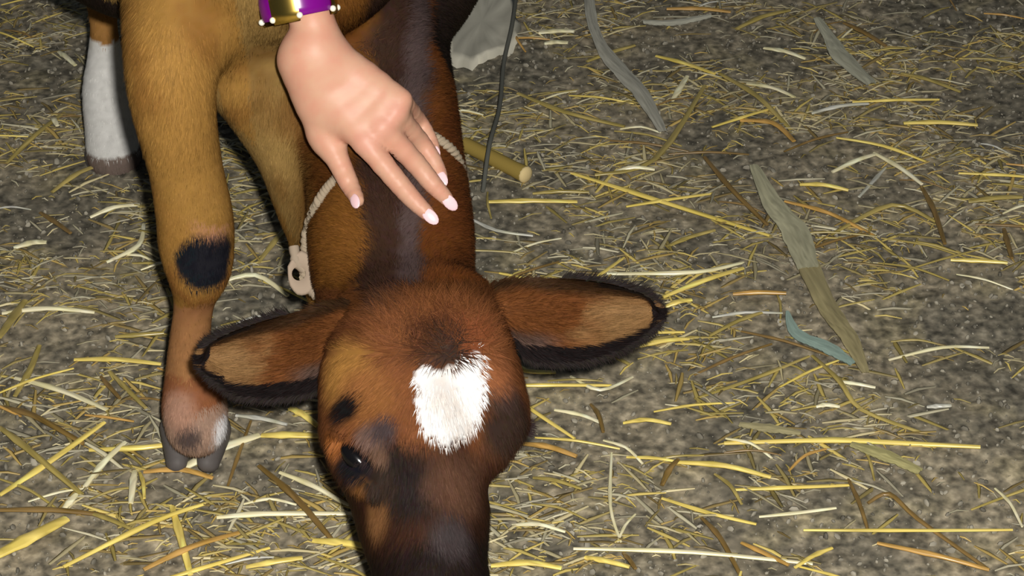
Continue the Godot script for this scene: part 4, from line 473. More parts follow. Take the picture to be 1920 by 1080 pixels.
# Surface nets of the loaded field. Returns [positions, normals, indices].
func surface(lo: Vector3, hi: Vector3, cell: float) -> Array:
	var kmax := 0.0
	for k in gk:
		kmax = maxf(kmax, k)
	for k in gi:
		kmax = maxf(kmax, k)
	var b := 4
	var sb := 16
	var nx := int(ceil((hi.x - lo.x) / cell / sb)) * sb
	var ny := int(ceil((hi.y - lo.y) / cell / sb)) * sb
	var nz := int(ceil((hi.z - lo.z) / cell / sb)) * sb
	var px := nx + 1
	var pxy := (nx + 1) * (ny + 1)
	var grid := PackedFloat32Array()
	grid.resize(pxy * (nz + 1))
	grid.fill(99.0)
	var cell_vertex := PackedInt32Array()
	cell_vertex.resize(pxy * (nz + 1))
	cell_vertex.fill(-1)
	var all := PackedInt32Array()
	for i in fa.size():
		all.append(i)
	var blocks := PackedInt32Array()
	for Z in range(0, nz, sb):
		for Y in range(0, ny, sb):
			for X in range(0, nx, sb):
				var c := lo + Vector3(X + sb / 2, Y + sb / 2, Z + sb / 2) * cell
				var rs := sb * cell * 0.87
				var some := near(c, rs + kmax, all)
				if some.is_empty() or absf(field(c, some)) > rs + kmax * 0.5:
					continue
				for z in range(Z, Z + sb, b):
					for y in range(Y, Y + sb, b):
						for x in range(X, X + sb, b):
							var c2 := lo + Vector3(x + b / 2, y + b / 2, z + b / 2) * cell
							var r2 := b * cell * 0.87
							var use := near(c2, r2 + kmax, some)
							if use.is_empty() or absf(field(c2, use)) > r2 * 1.15:
								continue
							blocks.append_array([x, y, z])
							for kz in range(z, z + b + 1):
								for ky in range(y, y + b + 1):
									for kx in range(x, x + b + 1):
										var at := kx + ky * px + kz * pxy
										if grid[at] > 98.0:
											grid[at] = field(lo + Vector3(kx, ky, kz) * cell, use)
	var v := PackedVector3Array()
	var n := PackedVector3Array()
	var cells := PackedInt32Array()
	for bi in range(0, blocks.size(), 3):
		for z in range(blocks[bi + 2], blocks[bi + 2] + b):
			for y in range(blocks[bi + 1], blocks[bi + 1] + b):
				for x in range(blocks[bi], blocks[bi] + b):
					var at := x + y * px + z * pxy
					var g0 := grid[at]
					var g1 := grid[at + 1]
					var g2 := grid[at + px]
					var g3 := grid[at + px + 1]
					var g4 := grid[at + pxy]
					var g5 := grid[at + pxy + 1]
					var g6 := grid[at + pxy + px]
					var g7 := grid[at + pxy + px + 1]
					var inside := int(g0 < 0) + int(g1 < 0) + int(g2 < 0) + int(g3 < 0) + int(g4 < 0) + int(g5 < 0) + int(g6 < 0) + int(g7 < 0)
					if inside == 0 or inside == 8:
						continue
					var s := Vector3.ZERO
					var m := 0
					if (g0 < 0) != (g1 < 0): s += Vector3(g0 / (g0 - g1), 0, 0); m += 1
					if (g2 < 0) != (g3 < 0): s += Vector3(g2 / (g2 - g3), 1, 0); m += 1
					if (g4 < 0) != (g5 < 0): s += Vector3(g4 / (g4 - g5), 0, 1); m += 1
					if (g6 < 0) != (g7 < 0): s += Vector3(g6 / (g6 - g7), 1, 1); m += 1
					if (g0 < 0) != (g2 < 0): s += Vector3(0, g0 / (g0 - g2), 0); m += 1
					if (g1 < 0) != (g3 < 0): s += Vector3(1, g1 / (g1 - g3), 0); m += 1
					if (g4 < 0) != (g6 < 0): s += Vector3(0, g4 / (g4 - g6), 1); m += 1
					if (g5 < 0) != (g7 < 0): s += Vector3(1, g5 / (g5 - g7), 1); m += 1
					if (g0 < 0) != (g4 < 0): s += Vector3(0, 0, g0 / (g0 - g4)); m += 1
					if (g1 < 0) != (g5 < 0): s += Vector3(1, 0, g1 / (g1 - g5)); m += 1
					if (g2 < 0) != (g6 < 0): s += Vector3(0, 1, g2 / (g2 - g6)); m += 1
					if (g3 < 0) != (g7 < 0): s += Vector3(1, 1, g3 / (g3 - g7)); m += 1
					s /= m
					cell_vertex[at] = v.size()
					cells.append_array([x, y, z])
					v.append(lo + (Vector3(x, y, z) + s) * cell)
					n.append(Vector3(g1 + g3 + g5 + g7 - g0 - g2 - g4 - g6, g2 + g3 + g6 + g7 - g0 - g1 - g4 - g5, g4 + g5 + g6 + g7 - g0 - g1 - g2 - g3).normalized())
	var idx := PackedInt32Array()
	for k in v.size():
		var x := cells[k * 3]
		var y := cells[k * 3 + 1]
		var z := cells[k * 3 + 2]
		var at := x + y * px + z * pxy
		var g0 := grid[at]
		for axis in 3:
			var step := 1 if axis == 0 else (px if axis == 1 else pxy)
			var s1 := px if axis == 0 else (pxy if axis == 1 else 1)
			var s2 := pxy if axis == 0 else (1 if axis == 1 else px)
			if (axis != 0 and x == 0) or (axis != 1 and y == 0) or (axis != 2 and z == 0):
				continue
			var g1 := grid[at + step]
			if (g0 < 0) == (g1 < 0):
				continue
			var q0 := k
			var q1 := cell_vertex[at - s1]
			var q2 := cell_vertex[at - s1 - s2]
			var q3 := cell_vertex[at - s2]
			if q1 < 0 or q2 < 0 or q3 < 0:
				continue
			if g0 < 0:
				idx.append_array([q0, q2, q1, q0, q3, q2])
			else:
				idx.append_array([q0, q1, q2, q0, q2, q3])
	return [v, n, idx]

# ------------------------------------------------------------------ the calf's colours (linear base colours of its coat, belly shade and mane sheen painted in)
const FACE_AT := Vector3(-0.0785, 0.3322, -1.6849)
const SIDE := Vector3(1, 0, 0)
const ALONG := Vector3(-0.0000, -0.8387, 0.5446)      # down the face, poll to muzzle
var blaze := PackedVector2Array([Vector2(-0.0088, -0.0025), Vector2(-0.0015, -0.0083), Vector2(0.0073, -0.0049), Vector2(0.0156, -0.0048), Vector2(0.0244, -0.0057), Vector2(0.0302, -0.0155), Vector2(0.0390, -0.0193), Vector2(0.0473, -0.0216), Vector2(0.0527, -0.0151), Vector2(0.0518, 0.0005), Vector2(0.0529, 0.0175), Vector2(0.0490, 0.0346), Vector2(0.0441, 0.0493), Vector2(0.0354, 0.0562), Vector2(0.0248, 0.0590), Vector2(0.0163, 0.0639), Vector2(0.0095, 0.0584), Vector2(0.0009, 0.0534), Vector2(-0.0049, 0.0476), Vector2(-0.0031, 0.0381), Vector2(-0.0091, 0.0295), Vector2(-0.0064, 0.0167), Vector2(-0.0096, 0.0071)])   # outline of the white forehead mark, metres across and down the face

func face_place(p: Vector3) -> Vector2:
	return Vector2((p - FACE_AT).dot(SIDE), (p - FACE_AT).dot(ALONG))

func blob(p: Vector3, c: Vector3, r: float, edge: float) -> float:
	return 1.0 - smoothstep(r - edge, r + edge, p.distance_to(c) + noise.get_noise_3dv(p * 500.0) * r * 0.25)

func calf_colour(p: Vector3, n: Vector3) -> Color:
	var w1 := noise.get_noise_3dv(p * 250.0)
	var w2 := fine_noise.get_noise_3dv(p)
	var f := face_place(p)
	var c: Color
	if f.y > -0.079 + w1 * 0.012 and p.x > -0.2 and p.z > -2.0 and p.y > 0.03 and (p - FACE_AT).dot(FACING) > -0.3:
		c = Color(0.150, 0.055, 0.021)
		c = c.lerp(Color(0.085, 0.029, 0.012), smoothstep(0.1, 0.5, w1))
		# dark mask from the eyes to the nose
		c = c.lerp(Color(0.036, 0.0155, 0.009), smoothstep(0.045, 0.078, f.y + w1 * 0.02 - absf(f.x - 0.005) * 0.12))
		c = c.lerp(Color(0.014, 0.009, 0.008), smoothstep(0.125, 0.165, f.y + w1 * 0.03 + f.x * 0.25))
		c = c.lerp(Color(0.270, 0.130, 0.034), blob(p, Vector3(-0.1537, 0.3293, -1.6934), 0.0300, 0.0160))
		c = c.lerp(Color(0.210, 0.085, 0.028), blob(p, Vector3(-0.1318, 0.3219, -1.6658), 0.0280, 0.0140))
		c = c.lerp(Color(0.018, 0.012, 0.010), blob(p, Vector3(-0.1082, 0.2866, -1.6078), 0.0280, 0.0100))
		c = c.lerp(Color(0.016, 0.011, 0.010), blob(p, Vector3(-0.0916, 0.2678, -1.6008), 0.0300, 0.0140))
		c = c.lerp(Color(0.025, 0.016, 0.012), blob(p, Vector3(-0.1254, 0.2714, -1.6040), 0.0220, 0.0100))
		c = c.lerp(Color(0.110, 0.065, 0.050), blob(p, Vector3(-0.1301, 0.3065, -1.6253), 0.0130, 0.0060))
		c = c.lerp(Color(0.100, 0.055, 0.035), blob(p, Vector3(-0.1193, 0.2950, -1.6127), 0.0100, 0.0050))
		c = c.lerp(Color(0.050, 0.035, 0.035), blob(p, Vector3(-0.1149, 0.3099, -1.6328), 0.0120, 0.0060))
		c = c.lerp(Color(0.160, 0.075, 0.030), blob(p, Vector3(-0.1238, 0.2349, -1.5958), 0.0160, 0.0080))
		c = c.lerp(Color(0.140, 0.060, 0.020), blob(p, Vector3(-0.1415, 0.2591, -1.6080), 0.0120, 0.0060))
		c = c.lerp(Color(0.200, 0.070, 0.020), blob(p, Vector3(-0.1621, 0.2810, -1.6554), 0.0140, 0.0080))
		c = c.lerp(Color(0.030, 0.018, 0.013), blob(p, Vector3(-0.0025, 0.2843, -1.6757), 0.0300, 0.0120))
		c = c.lerp(Color(0.050, 0.030, 0.025), blob(p, Vector3(-0.0074, 0.3115, -1.6887), 0.0160, 0.0080))
		c = c.lerp(Color(0.230, 0.085, 0.035), blob(p, Vector3(-0.0173, 0.3257, -1.7028), 0.0200, 0.0100))
		c = c.lerp(Color(0.030, 0.018, 0.014), blob(p, Vector3(-0.0614, 0.3496, -1.7012), 0.0160, 0.0080))
		c = c.lerp(Color(0.060, 0.024, 0.012), blob(p, Vector3(-0.0788, 0.3522, -1.7079), 0.0160, 0.0090))
		c = c.lerp(Color(0.160, 0.050, 0.020), blob(p, Vector3(-0.0371, 0.3478, -1.7142), 0.0130, 0.0060))
		c = c.lerp(Color(0.010, 0.008, 0.008), blob(p, Vector3(-0.1515, 0.3110, -1.6624), 0.0160, 0.0060))
		c = c.lerp(Color(0.012, 0.011, 0.013), blob(p, Vector3(-0.1393, 0.2737, -1.6294), 0.0200, 0.0050))
		c = c.lerp(Color(0.085, 0.042, 0.026), blob(p, Vector3(-0.0486, 0.2621, -1.6159), 0.0300, 0.0150))
		c = c.lerp(Color(0.045, 0.035, 0.035), blob(p, Vector3(-0.0528, 0.2366, -1.5708), 0.0200, 0.0100))
		if f.y < -0.035:
			var k := 1.0 - smoothstep(-0.085, -0.045, f.y + w1 * 0.03)
			c = c.lerp(Color(0.125, 0.048, 0.015), k * 0.7)
			c = c.lerp(Color(0.045, 0.026, 0.021), k * 0.85 * (1.0 - smoothstep(0.012, 0.034, absf(p.x + 0.112 + w1 * 0.02))))
		if n.dot(FACING) > 0.2 and Geometry2D.is_point_in_polygon(f + Vector2(w2, noise.get_noise_3dv(p * 1800.0)) * 0.003, blaze):
			c = Color(0.72, 0.71, 0.70).lerp(Color(0.58, 0.53, 0.49), smoothstep(0.0, 0.6, w1 + w2 * 0.5))
	elif p.z < -2.57 and p.y < 0.33 and p.x < -0.2:
		c = Color(0.30, 0.15, 0.045)
		if p.y < 0.172 + w1 * 0.015:
			c = Color(0.62, 0.61, 0.58)
			c = c.lerp(Color(0.42, 0.38, 0.30), smoothstep(0.15, 0.5, w1) * 0.6)
		if p.y < 0.03 + w1 * 0.01:
			c = Color(0.16, 0.12, 0.10)
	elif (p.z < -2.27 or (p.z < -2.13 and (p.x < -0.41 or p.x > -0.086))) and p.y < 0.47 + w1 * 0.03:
		c = Color(0.022, 0.015, 0.012)  # shade under the barrel, painted near-black into the belly and flank coat
	elif p.y < 0.5 and p.z > -2.1 and p.y < 0.32 + (p.x + 0.3) * -0.6:
		# forelegs
		c = Color(0.29, 0.150, 0.038)
		c = c.lerp(Color(0.22, 0.098, 0.027), smoothstep(0.0, 0.5, w1 + w2 * 0.3))
		if p.y < 0.21 + w1 * 0.03:
			c = c.lerp(Color(0.27, 0.125, 0.060), 0.7)
		if p.y < 0.13 + w1 * 0.03:
			c = Color(0.215, 0.082, 0.036)
		if p.y < 0.083 + w1 * 0.03:
			c = Color(0.31, 0.20, 0.145)
		c = c.lerp(Color(0.011, 0.012, 0.016), blob(p, Vector3(-0.3167, 0.2861, -1.9525), 0.0300, 0.0035))
		c = c.lerp(Color(0.011, 0.012, 0.016), blob(p, Vector3(-0.3175, 0.2755, -1.9518), 0.0275, 0.0035))
		c = c.lerp(Color(0.012, 0.012, 0.016), blob(p, Vector3(-0.3062, 0.2878, -1.9581), 0.0260, 0.0040))
		c = c.lerp(Color(0.400, 0.200, 0.120), blob(p, Vector3(-0.3012, 0.3358, -1.9637), 0.0220, 0.0120))
		c = c.lerp(Color(0.700, 0.690, 0.700), blob(p, Vector3(-0.3118, 0.0651, -1.9573), 0.0175, 0.0050))
		c = c.lerp(Color(0.070, 0.050, 0.045), blob(p, Vector3(-0.3500, 0.0726, -1.9338), 0.0140, 0.0060))
		c = c.lerp(Color(0.340, 0.190, 0.130), blob(p, Vector3(-0.3612, 0.0981, -1.9475), 0.0200, 0.0100))
	else:
		var t := smoothstep(-0.235, -0.185, p.x + w1 * 0.02 + (0.45 - p.y) * 0.08)
		var chest := Color(0.265, 0.165, 0.055).lerp(Color(0.175, 0.095, 0.029), smoothstep(-0.1, 0.5, w1))
		if p.z > -2.06 and p.x < -0.27:
			chest = Color(0.29, 0.155, 0.040).lerp(Color(0.215, 0.105, 0.027), smoothstep(-0.1, 0.5, w1 + w2 * 0.3))
		var neck := Color(0.17, 0.070, 0.016).lerp(Color(0.10, 0.036, 0.010), smoothstep(-0.2, 0.5, w1 + w2 * 0.3))
		if p.x > -0.09:
			neck = neck.lerp(Color(0.115, 0.034, 0.011), 0.7)
		# dark mane line, with its grey sheen painted on as a streak
		var m := 1.0 - smoothstep(0.022, 0.038, absf(p.x + 0.118 + w1 * 0.015))
		neck = neck.lerp(Color(0.034, 0.019, 0.015), m * 0.95)
		var g := 1.0 - smoothstep(0.004, 0.016, absf(p.x + 0.100 + w1 * 0.012))
		neck = neck.lerp(Color(0.085, 0.060, 0.058), g * 0.75)
		c = chest.lerp(neck, t)
	var s := 1.0 + w2 * 0.22
	return Color(c.r * s, c.g * s, c.b * s)

func coat_flow(p: Vector3) -> Vector3:
	var f := face_place(p)
	if f.y > -0.08 and p.x > -0.2 and p.z > -2.0:
		var d := f - Vector2(0.018, -0.012)
		var k := d.normalized() * 0.8 + Vector2(0, 0.75)
		if f.y < -0.02:
			k = Vector2(d.x * 8.0, -0.35)
		return SIDE * k.x + ALONG * k.y
	if p.y < 0.36 and (p.x < -0.24 or p.z < -2.3):
		return Vector3(0, -1, 0.15)
	if p.x < -0.22:
		return Vector3(-0.15, -1, 0.1)
	return Vector3((p.x + 0.115) * 3.0, -0.55, -0.6)


# ------------------------------------------------------------------ hair
var hv := PackedVector3Array()
var hn := PackedVector3Array()
var hc := PackedColorArray()

func blade(root: Vector3, nrm: Vector3, dir: Vector3, length: float, width: float, lift: float, c: Color) -> void:
	var t := (dir - nrm * dir.dot(nrm))
	if t.length() < 0.01:
		t = nrm.cross(Vector3(0.3, 0.5, 0.8))
	t = t.normalized()
	var s := t.cross(nrm) * (width * 0.5)
	var tip := root + t * length + nrm * (lift * length)
	var tilt := (nrm + Vector3(rng.randf_range(-1, 1), rng.randf_range(-1, 1), rng.randf_range(-1, 1)) * 0.22 + t * 0.1).normalized()
	hv.append(root + s); hv.append(root - s); hv.append(tip)
	hn.append(tilt); hn.append(tilt); hn.append(tilt)
	hc.append(c); hc.append(c); hc.append(c)

func hair_mesh() -> ArrayMesh:
	var m := arrays_mesh(hv, hn, hc, PackedInt32Array())
	hv = PackedVector3Array(); hn = PackedVector3Array(); hc = PackedColorArray()
	return m

# ------------------------------------------------------------------ ears: a cupped leaf with thickness, joined into the body's mesh
func ear_colour(u: float, v: float, p: Vector3) -> Color:
	var w := noise.get_noise_3dv(p * 500.0) * 0.12
	var c := Color(0.125, 0.045, 0.015)
	c = c.lerp(Color(0.20, 0.110, 0.045), smoothstep(0.34, 0.52, u + w) * (1.0 - smoothstep(0.0, 0.35, absf(v - 0.52 + w) - 0.16)))
	c = c.lerp(Color(0.035, 0.018, 0.009), (1.0 - smoothstep(0.10, 0.26, v + w * 0.6)))
	c = c.lerp(Color(0.07, 0.05, 0.043), smoothstep(0.6, 0.75, v) * (1.0 - smoothstep(0.2, 0.38, u)) * 0.8)
	if v > 0.83 + w * 0.5 or u > 0.88 + w * 0.3:
		c = Color(0.012, 0.009, 0.009)
	if v < 0.05 + w * 0.2 and u > 0.5:
		c = Color(0.016, 0.012, 0.010)
	return c

func ear_point(tops: Array, lows: Array, u: float, v: float) -> Vector3:
	var k := clampf(u, 0.0, 0.9999) * (tops.size() - 1)
	var i := int(k)
	var f := k - i
	var a: Vector3 = tops[i].cubic_interpolate(tops[i + 1], tops[max(i - 1, 0)], tops[min(i + 2, tops.size() - 1)], f)
	var b: Vector3 = lows[i].cubic_interpolate(lows[i + 1], lows[max(i - 1, 0)], lows[min(i + 2, lows.size() - 1)], f)
	var width := a.distance_to(b)
	var cup := -0.36 * width * sin(PI * pow(v, 0.75)) * smoothstep(0.0, 0.45, u)
	cup += 0.30 * width * sin(PI * clampf(v * 1.25, 0, 1)) * (1.0 - smoothstep(0.0, 0.55, u))
	return a.lerp(b, v) + FACING * cup

func add_ear(v: PackedVector3Array, n: PackedVector3Array, c: PackedColorArray, idx: PackedInt32Array, tops: Array, lows: Array) -> void:
	var nu := 30
	var nv := 18
	var first := v.size()
	for layer in 2:
		for a in nu + 1:
			for b in nv + 1:
				var u := float(a) / nu
				var w := float(b) / nv
				var p := ear_point(tops, lows, u, w)
				var du := ear_point(tops, lows, minf(u + 0.02, 0.999), w) - ear_point(tops, lows, maxf(u - 0.02, 0.0), w)
				var dv := ear_point(tops, lows, u, minf(w + 0.03, 1.0)) - ear_point(tops, lows, u, maxf(w - 0.03, 0.0))
				var nn := du.cross(dv).normalized()
				if nn.dot(FACING) < 0.0:
					nn = -nn
				var edge := minf(1.0, minf(minf(w, 1.0 - w) * 6.0, (1.0 - u) * 8.0))
				if layer == 1:
					v.append(p - nn * (0.0015 + 0.004 * edge)); n.append(-nn); c.append(Color(0.05, 0.026, 0.014))
				else:
					v.append(p); n.append(nn); c.append(ear_colour(u, w, p))
	var row := nv + 1
	var half := (nu + 1) * row
	for a in nu:
		for b in nv:
			var q := first + a * row + b
			idx.append_array([q, q + 1, q + row, q + 1, q + row + 1, q + row])
			q += half
			idx.append_array([q, q + row, q + 1, q + 1, q + row, q + row + 1])
	for a in nu:
		for b in [0, nv]:
			var q: int = first + a * row + b
			idx.append_array([q, q + row, q + half, q + row, q + row + half, q + half])

func ear_hair(tops: Array, lows: Array, count: int) -> void:
	for k in count:
		var u := rng.randf_range(0.02, 0.985)
		var w := rng.randf()
		var p := ear_point(tops, lows, u, w)
		var du := (ear_point(tops, lows, minf(u + 0.03, 0.999), w) - ear_point(tops, lows, maxf(u - 0.03, 0.0), w)).normalized()
		var dv := (ear_point(tops, lows, u, minf(w + 0.04, 1.0)) - ear_point(tops, lows, u, maxf(w - 0.04, 0.0))).normalized()
		var nn := du.cross(dv).normalized()
		if nn.dot(FACING) < 0.0:
			nn = -nn
		var c := ear_colour(u, w, p)
		var s := rng.randf_range(0.5, 1.5)
		var dir := du + dv * (w - 0.45) * 1.1 + dv * rng.randf_range(-0.25, 0.25)
		var inner := u > 0.35 and absf(w - 0.5) < 0.3
		blade(p, nn, dir, rng.randf_range(0.012, 0.026) if inner else rng.randf_range(0.008, 0.015), 0.0013, 0.25, Color(c.r * s, c.g * s, c.b * s))
	# fringe along both edges and the tip
	for k in count * 2 / 3:
		var low := rng.randf() < 0.62
		var u := rng.randf_range(0.12 if low else 0.35, 0.999)
		var w := rng.randf_range(0.9, 1.0) if low else rng.randf_range(0.0, 0.06)
		if u > 0.88:
			w = rng.randf()
		var p := ear_point(tops, lows, u, w)
		var du := (ear_point(tops, lows, minf(u + 0.03, 0.999), w) - ear_point(tops, lows, maxf(u - 0.03, 0.0), w)).normalized()
		var dv := (ear_point(tops, lows, u, minf(w + 0.04, 1.0)) - ear_point(tops, lows, u, maxf(w - 0.04, 0.0))).normalized()
		var out := dv * (1.0 if w > 0.5 else -1.0)
		var dir := out * rng.randf_range(0.5, 1.0) + du * rng.randf_range(0.2, 0.8 + u * 1.2)
		var s := rng.randf_range(0.6, 1.5)
		blade(p - FACING * rng.randf_range(0.0, 0.004), FACING, dir, rng.randf_range(0.007, 0.017), 0.0015, rng.randf_range(-0.3, 0.2), Color(0.016, 0.012, 0.011) * s)


# ------------------------------------------------------------------ ground litter
func ground_height(x: float, z: float) -> float:
	return noise.get_noise_2d(x * 90.0, z * 90.0) * 0.004 + noise.get_noise_2d(x * 330.0 + 50.0, z * 330.0) * 0.0042 - 0.001

var straw_tint := {
	"yellow": Color(0.86, 0.67, 0.17), "cream": Color(0.90, 0.82, 0.52), "olive": Color(0.42, 0.33, 0.10),
	"brown": Color(0.23, 0.145, 0.045), "orange": Color(0.56, 0.33, 0.09), "grey": Color(0.55, 0.54, 0.44)}

func stalk_mesh(pts: Array, r: float, tint: Color) -> ArrayMesh:
	var path := smooth_path(pts, 4)
	var radii := []
	var tints := []
	for k in path.size():
		var e := float(k) / (path.size() - 1)
		radii.append(r * (0.72 + 0.28 * sin(PI * e)) * (1.25 if k == path.size() / 3 else 1.0))
		var s := 1.0 + 0.28 * noise.get_noise_3dv(Vector3(path[k]) * 800.0 + Vector3(r * 9e3, tint.r * 77.0, 0))
		tints.append(Color(tint.r * s, tint.g * s, tint.b * s * s))
	return tube(path, radii, 8, 0.66 if r < 0.004 else 0.5, tints, Vector3.UP, 0.55)

# A strip of leaf: a ribbon with a raised midrib fold, wavy edges and thickness.
func ribbon(pts: Array, widths: Array, tint: Color, fold: float, streak: float) -> ArrayMesh:
	var path := smooth_path(pts, 6)
	var count := path.size()
	var v := PackedVector3Array()
	var n := PackedVector3Array()
	var c := PackedColorArray()
	var idx := PackedInt32Array()
	var cols := 13
	for layer in 2:
		for k in count:
			var e := float(k) / (count - 1)
			var we := e * (widths.size() - 1)
			var wi := mini(int(we), widths.size() - 2)
			var w: float = lerpf(widths[wi], widths[wi + 1], we - wi)
			var t: Vector3 = (path[mini(k + 1, count - 1)] - path[maxi(k - 1, 0)]).normalized()
			var s := t.cross(Vector3.UP).normalized()
			for j in cols:
				var x := float(j) / (cols - 1) * 2.0 - 1.0
				var lift := fold * w * (1.0 - absf(x)) + noise.get_noise_2d(e * 160.0, x * 25.0 + tint.r * 900.0) * 0.12 * w
				var q: Vector3 = path[k] + s * (w * 0.5 * x * (1.0 + 0.2 * noise.get_noise_1d(e * 240.0 + x * 40.0))) + Vector3.UP * (lift - layer * 0.0012)
				v.append(q)
				n.append((Vector3.UP + s * fold * signf(x) * 1.4).normalized() * (1.0 if layer == 0 else -1.0))
				var m := 1.0 + streak * noise.get_noise_2d(x * 260.0, e * 90.0 + tint.g * 900.0) + streak * 0.8 * noise.get_noise_2d(e * 420.0, x * 40.0 + 70.0)
				c.append(Color(tint.r * m, tint.g * m, tint.b * m))
	for k in count - 1:
		for j in cols - 1:
			var q := k * cols + j
			idx.append_array([q, q + 1, q + cols, q + 1, q + cols + 1, q + cols])
			q += count * cols
			idx.append_array([q, q + cols, q + 1, q + 1, q + cols, q + cols + 1])
	for k in count - 1:
		for j in [0, cols - 1]:
			var q: int = k * cols + j
			var q2: int = q + count * cols
			idx.append_array([q, q + cols, q2, q + cols, q2 + cols, q2])
	return arrays_mesh(v, n, c, idx)

func centred(pts: Array) -> Vector3:
	var m := Vector3.ZERO
	for p in pts:
		m += p
	m /= pts.size()
	return Vector3(m.x, 0, m.z)

func moved(pts: Array, by: Vector3) -> Array:
	var out := []
	for p in pts:
		out.append(p - by)
	return out

func ellipsoid(size: Vector3, sides := 16) -> ArrayMesh:
	var v := PackedVector3Array()
	var n := PackedVector3Array()
	var idx := PackedInt32Array()
	var rings := sides / 2
	for a in rings + 1:
		for k in sides + 1:
			var t := PI * a / rings
			var o := TAU * k / sides
			var d := Vector3(sin(t) * cos(o), cos(t), sin(t) * sin(o))
			v.append(d * size * 0.5)
			n.append((d / size).normalized())
	for a in rings:
		for k in sides:
			var q := a * (sides + 1) + k
			idx.append_array([q, q + 1, q + sides + 1, q + 1, q + sides + 2, q + sides + 1])
	return arrays_mesh(v, n, PackedColorArray(), idx)

# ------------------------------------------------------------------ builders
func build_floor() -> void:
	var xs := PackedFloat32Array()
	var zs := PackedFloat32Array()
	var e := -5.0
	while e < 5.01:
		xs.append(e)
		e += 0.009 if absf(e) < 1.1 else 0.25
	e = -6.5
	while e < 1.51:
		zs.append(e)
		e += 0.009 if e > -3.7 and e < -1.35 else 0.25
	var v := PackedVector3Array()
	var n := PackedVector3Array()
	var c := PackedColorArray()
	var idx := PackedInt32Array()
	for z in zs:
		for x in xs:
			v.append(Vector3(x, ground_height(x, z), z))
			var d := 0.006
			n.append(Vector3(ground_height(x - d, z) - ground_height(x + d, z), 2.0 * d, ground_height(x, z - d) - ground_height(x, z + d)).normalized())
			var a := noise.get_noise_2d(x * 60.0 + 300.0, z * 60.0)
			var b := noise.get_noise_2d(x * 700.0, z * 700.0 + 90.0)
			var t := Color(0.52, 0.455, 0.335).lerp(Color(0.33, 0.30, 0.235), smoothstep(-0.3, 0.35, a))
			t = t.lerp(Color(0.56, 0.49, 0.32), smoothstep(0.15, 0.5, noise.get_noise_2d(x * 150.0, z * 150.0)) * 0.7)
			var s := 1.0 + 0.5 * b
			c.append(Color(t.r * s, t.g * s, t.b * s))
	var w := xs.size()
	for a in zs.size() - 1:
		for b in w - 1:
			var q := a * w + b
			idx.append_array([q, q + 1, q + w, q + 1, q + w + 1, q + w])
	var m := painted(0.85, 0.25)
	var grain := NoiseTexture2D.new()
	grain.width = 512
	grain.height = 512
	grain.seamless = true
	var gn := FastNoiseLite.new()
	gn.seed = 5
	gn.frequency = 0.045
	gn.fractal_octaves = 5
	grain.noise = gn
	var ramp := Gradient.new()
	ramp.colors = PackedColorArray([Color(0.50, 0.50, 0.50), Color(0.71, 0.71, 0.70), Color(0.79, 0.78, 0.76), Color(1, 0.99, 0.97)])
	ramp.offsets = PackedFloat32Array([0.18, 0.42, 0.58, 0.85])
	grain.color_ramp = ramp
	m.albedo_texture = grain
	m.uv1_triplanar = true
	m.uv1_world_triplanar = true
	m.uv1_scale = Vector3(2.3, 2.3, 2.3)
	var floor_node := single("floor", arrays_mesh(v, n, c, idx), m)
	floor_node.set_meta("kind", "structure")
	floor_node.set_meta("label", "trodden grey brown dirt floor littered with straw")
	floor_node.set_meta("category", "floor")

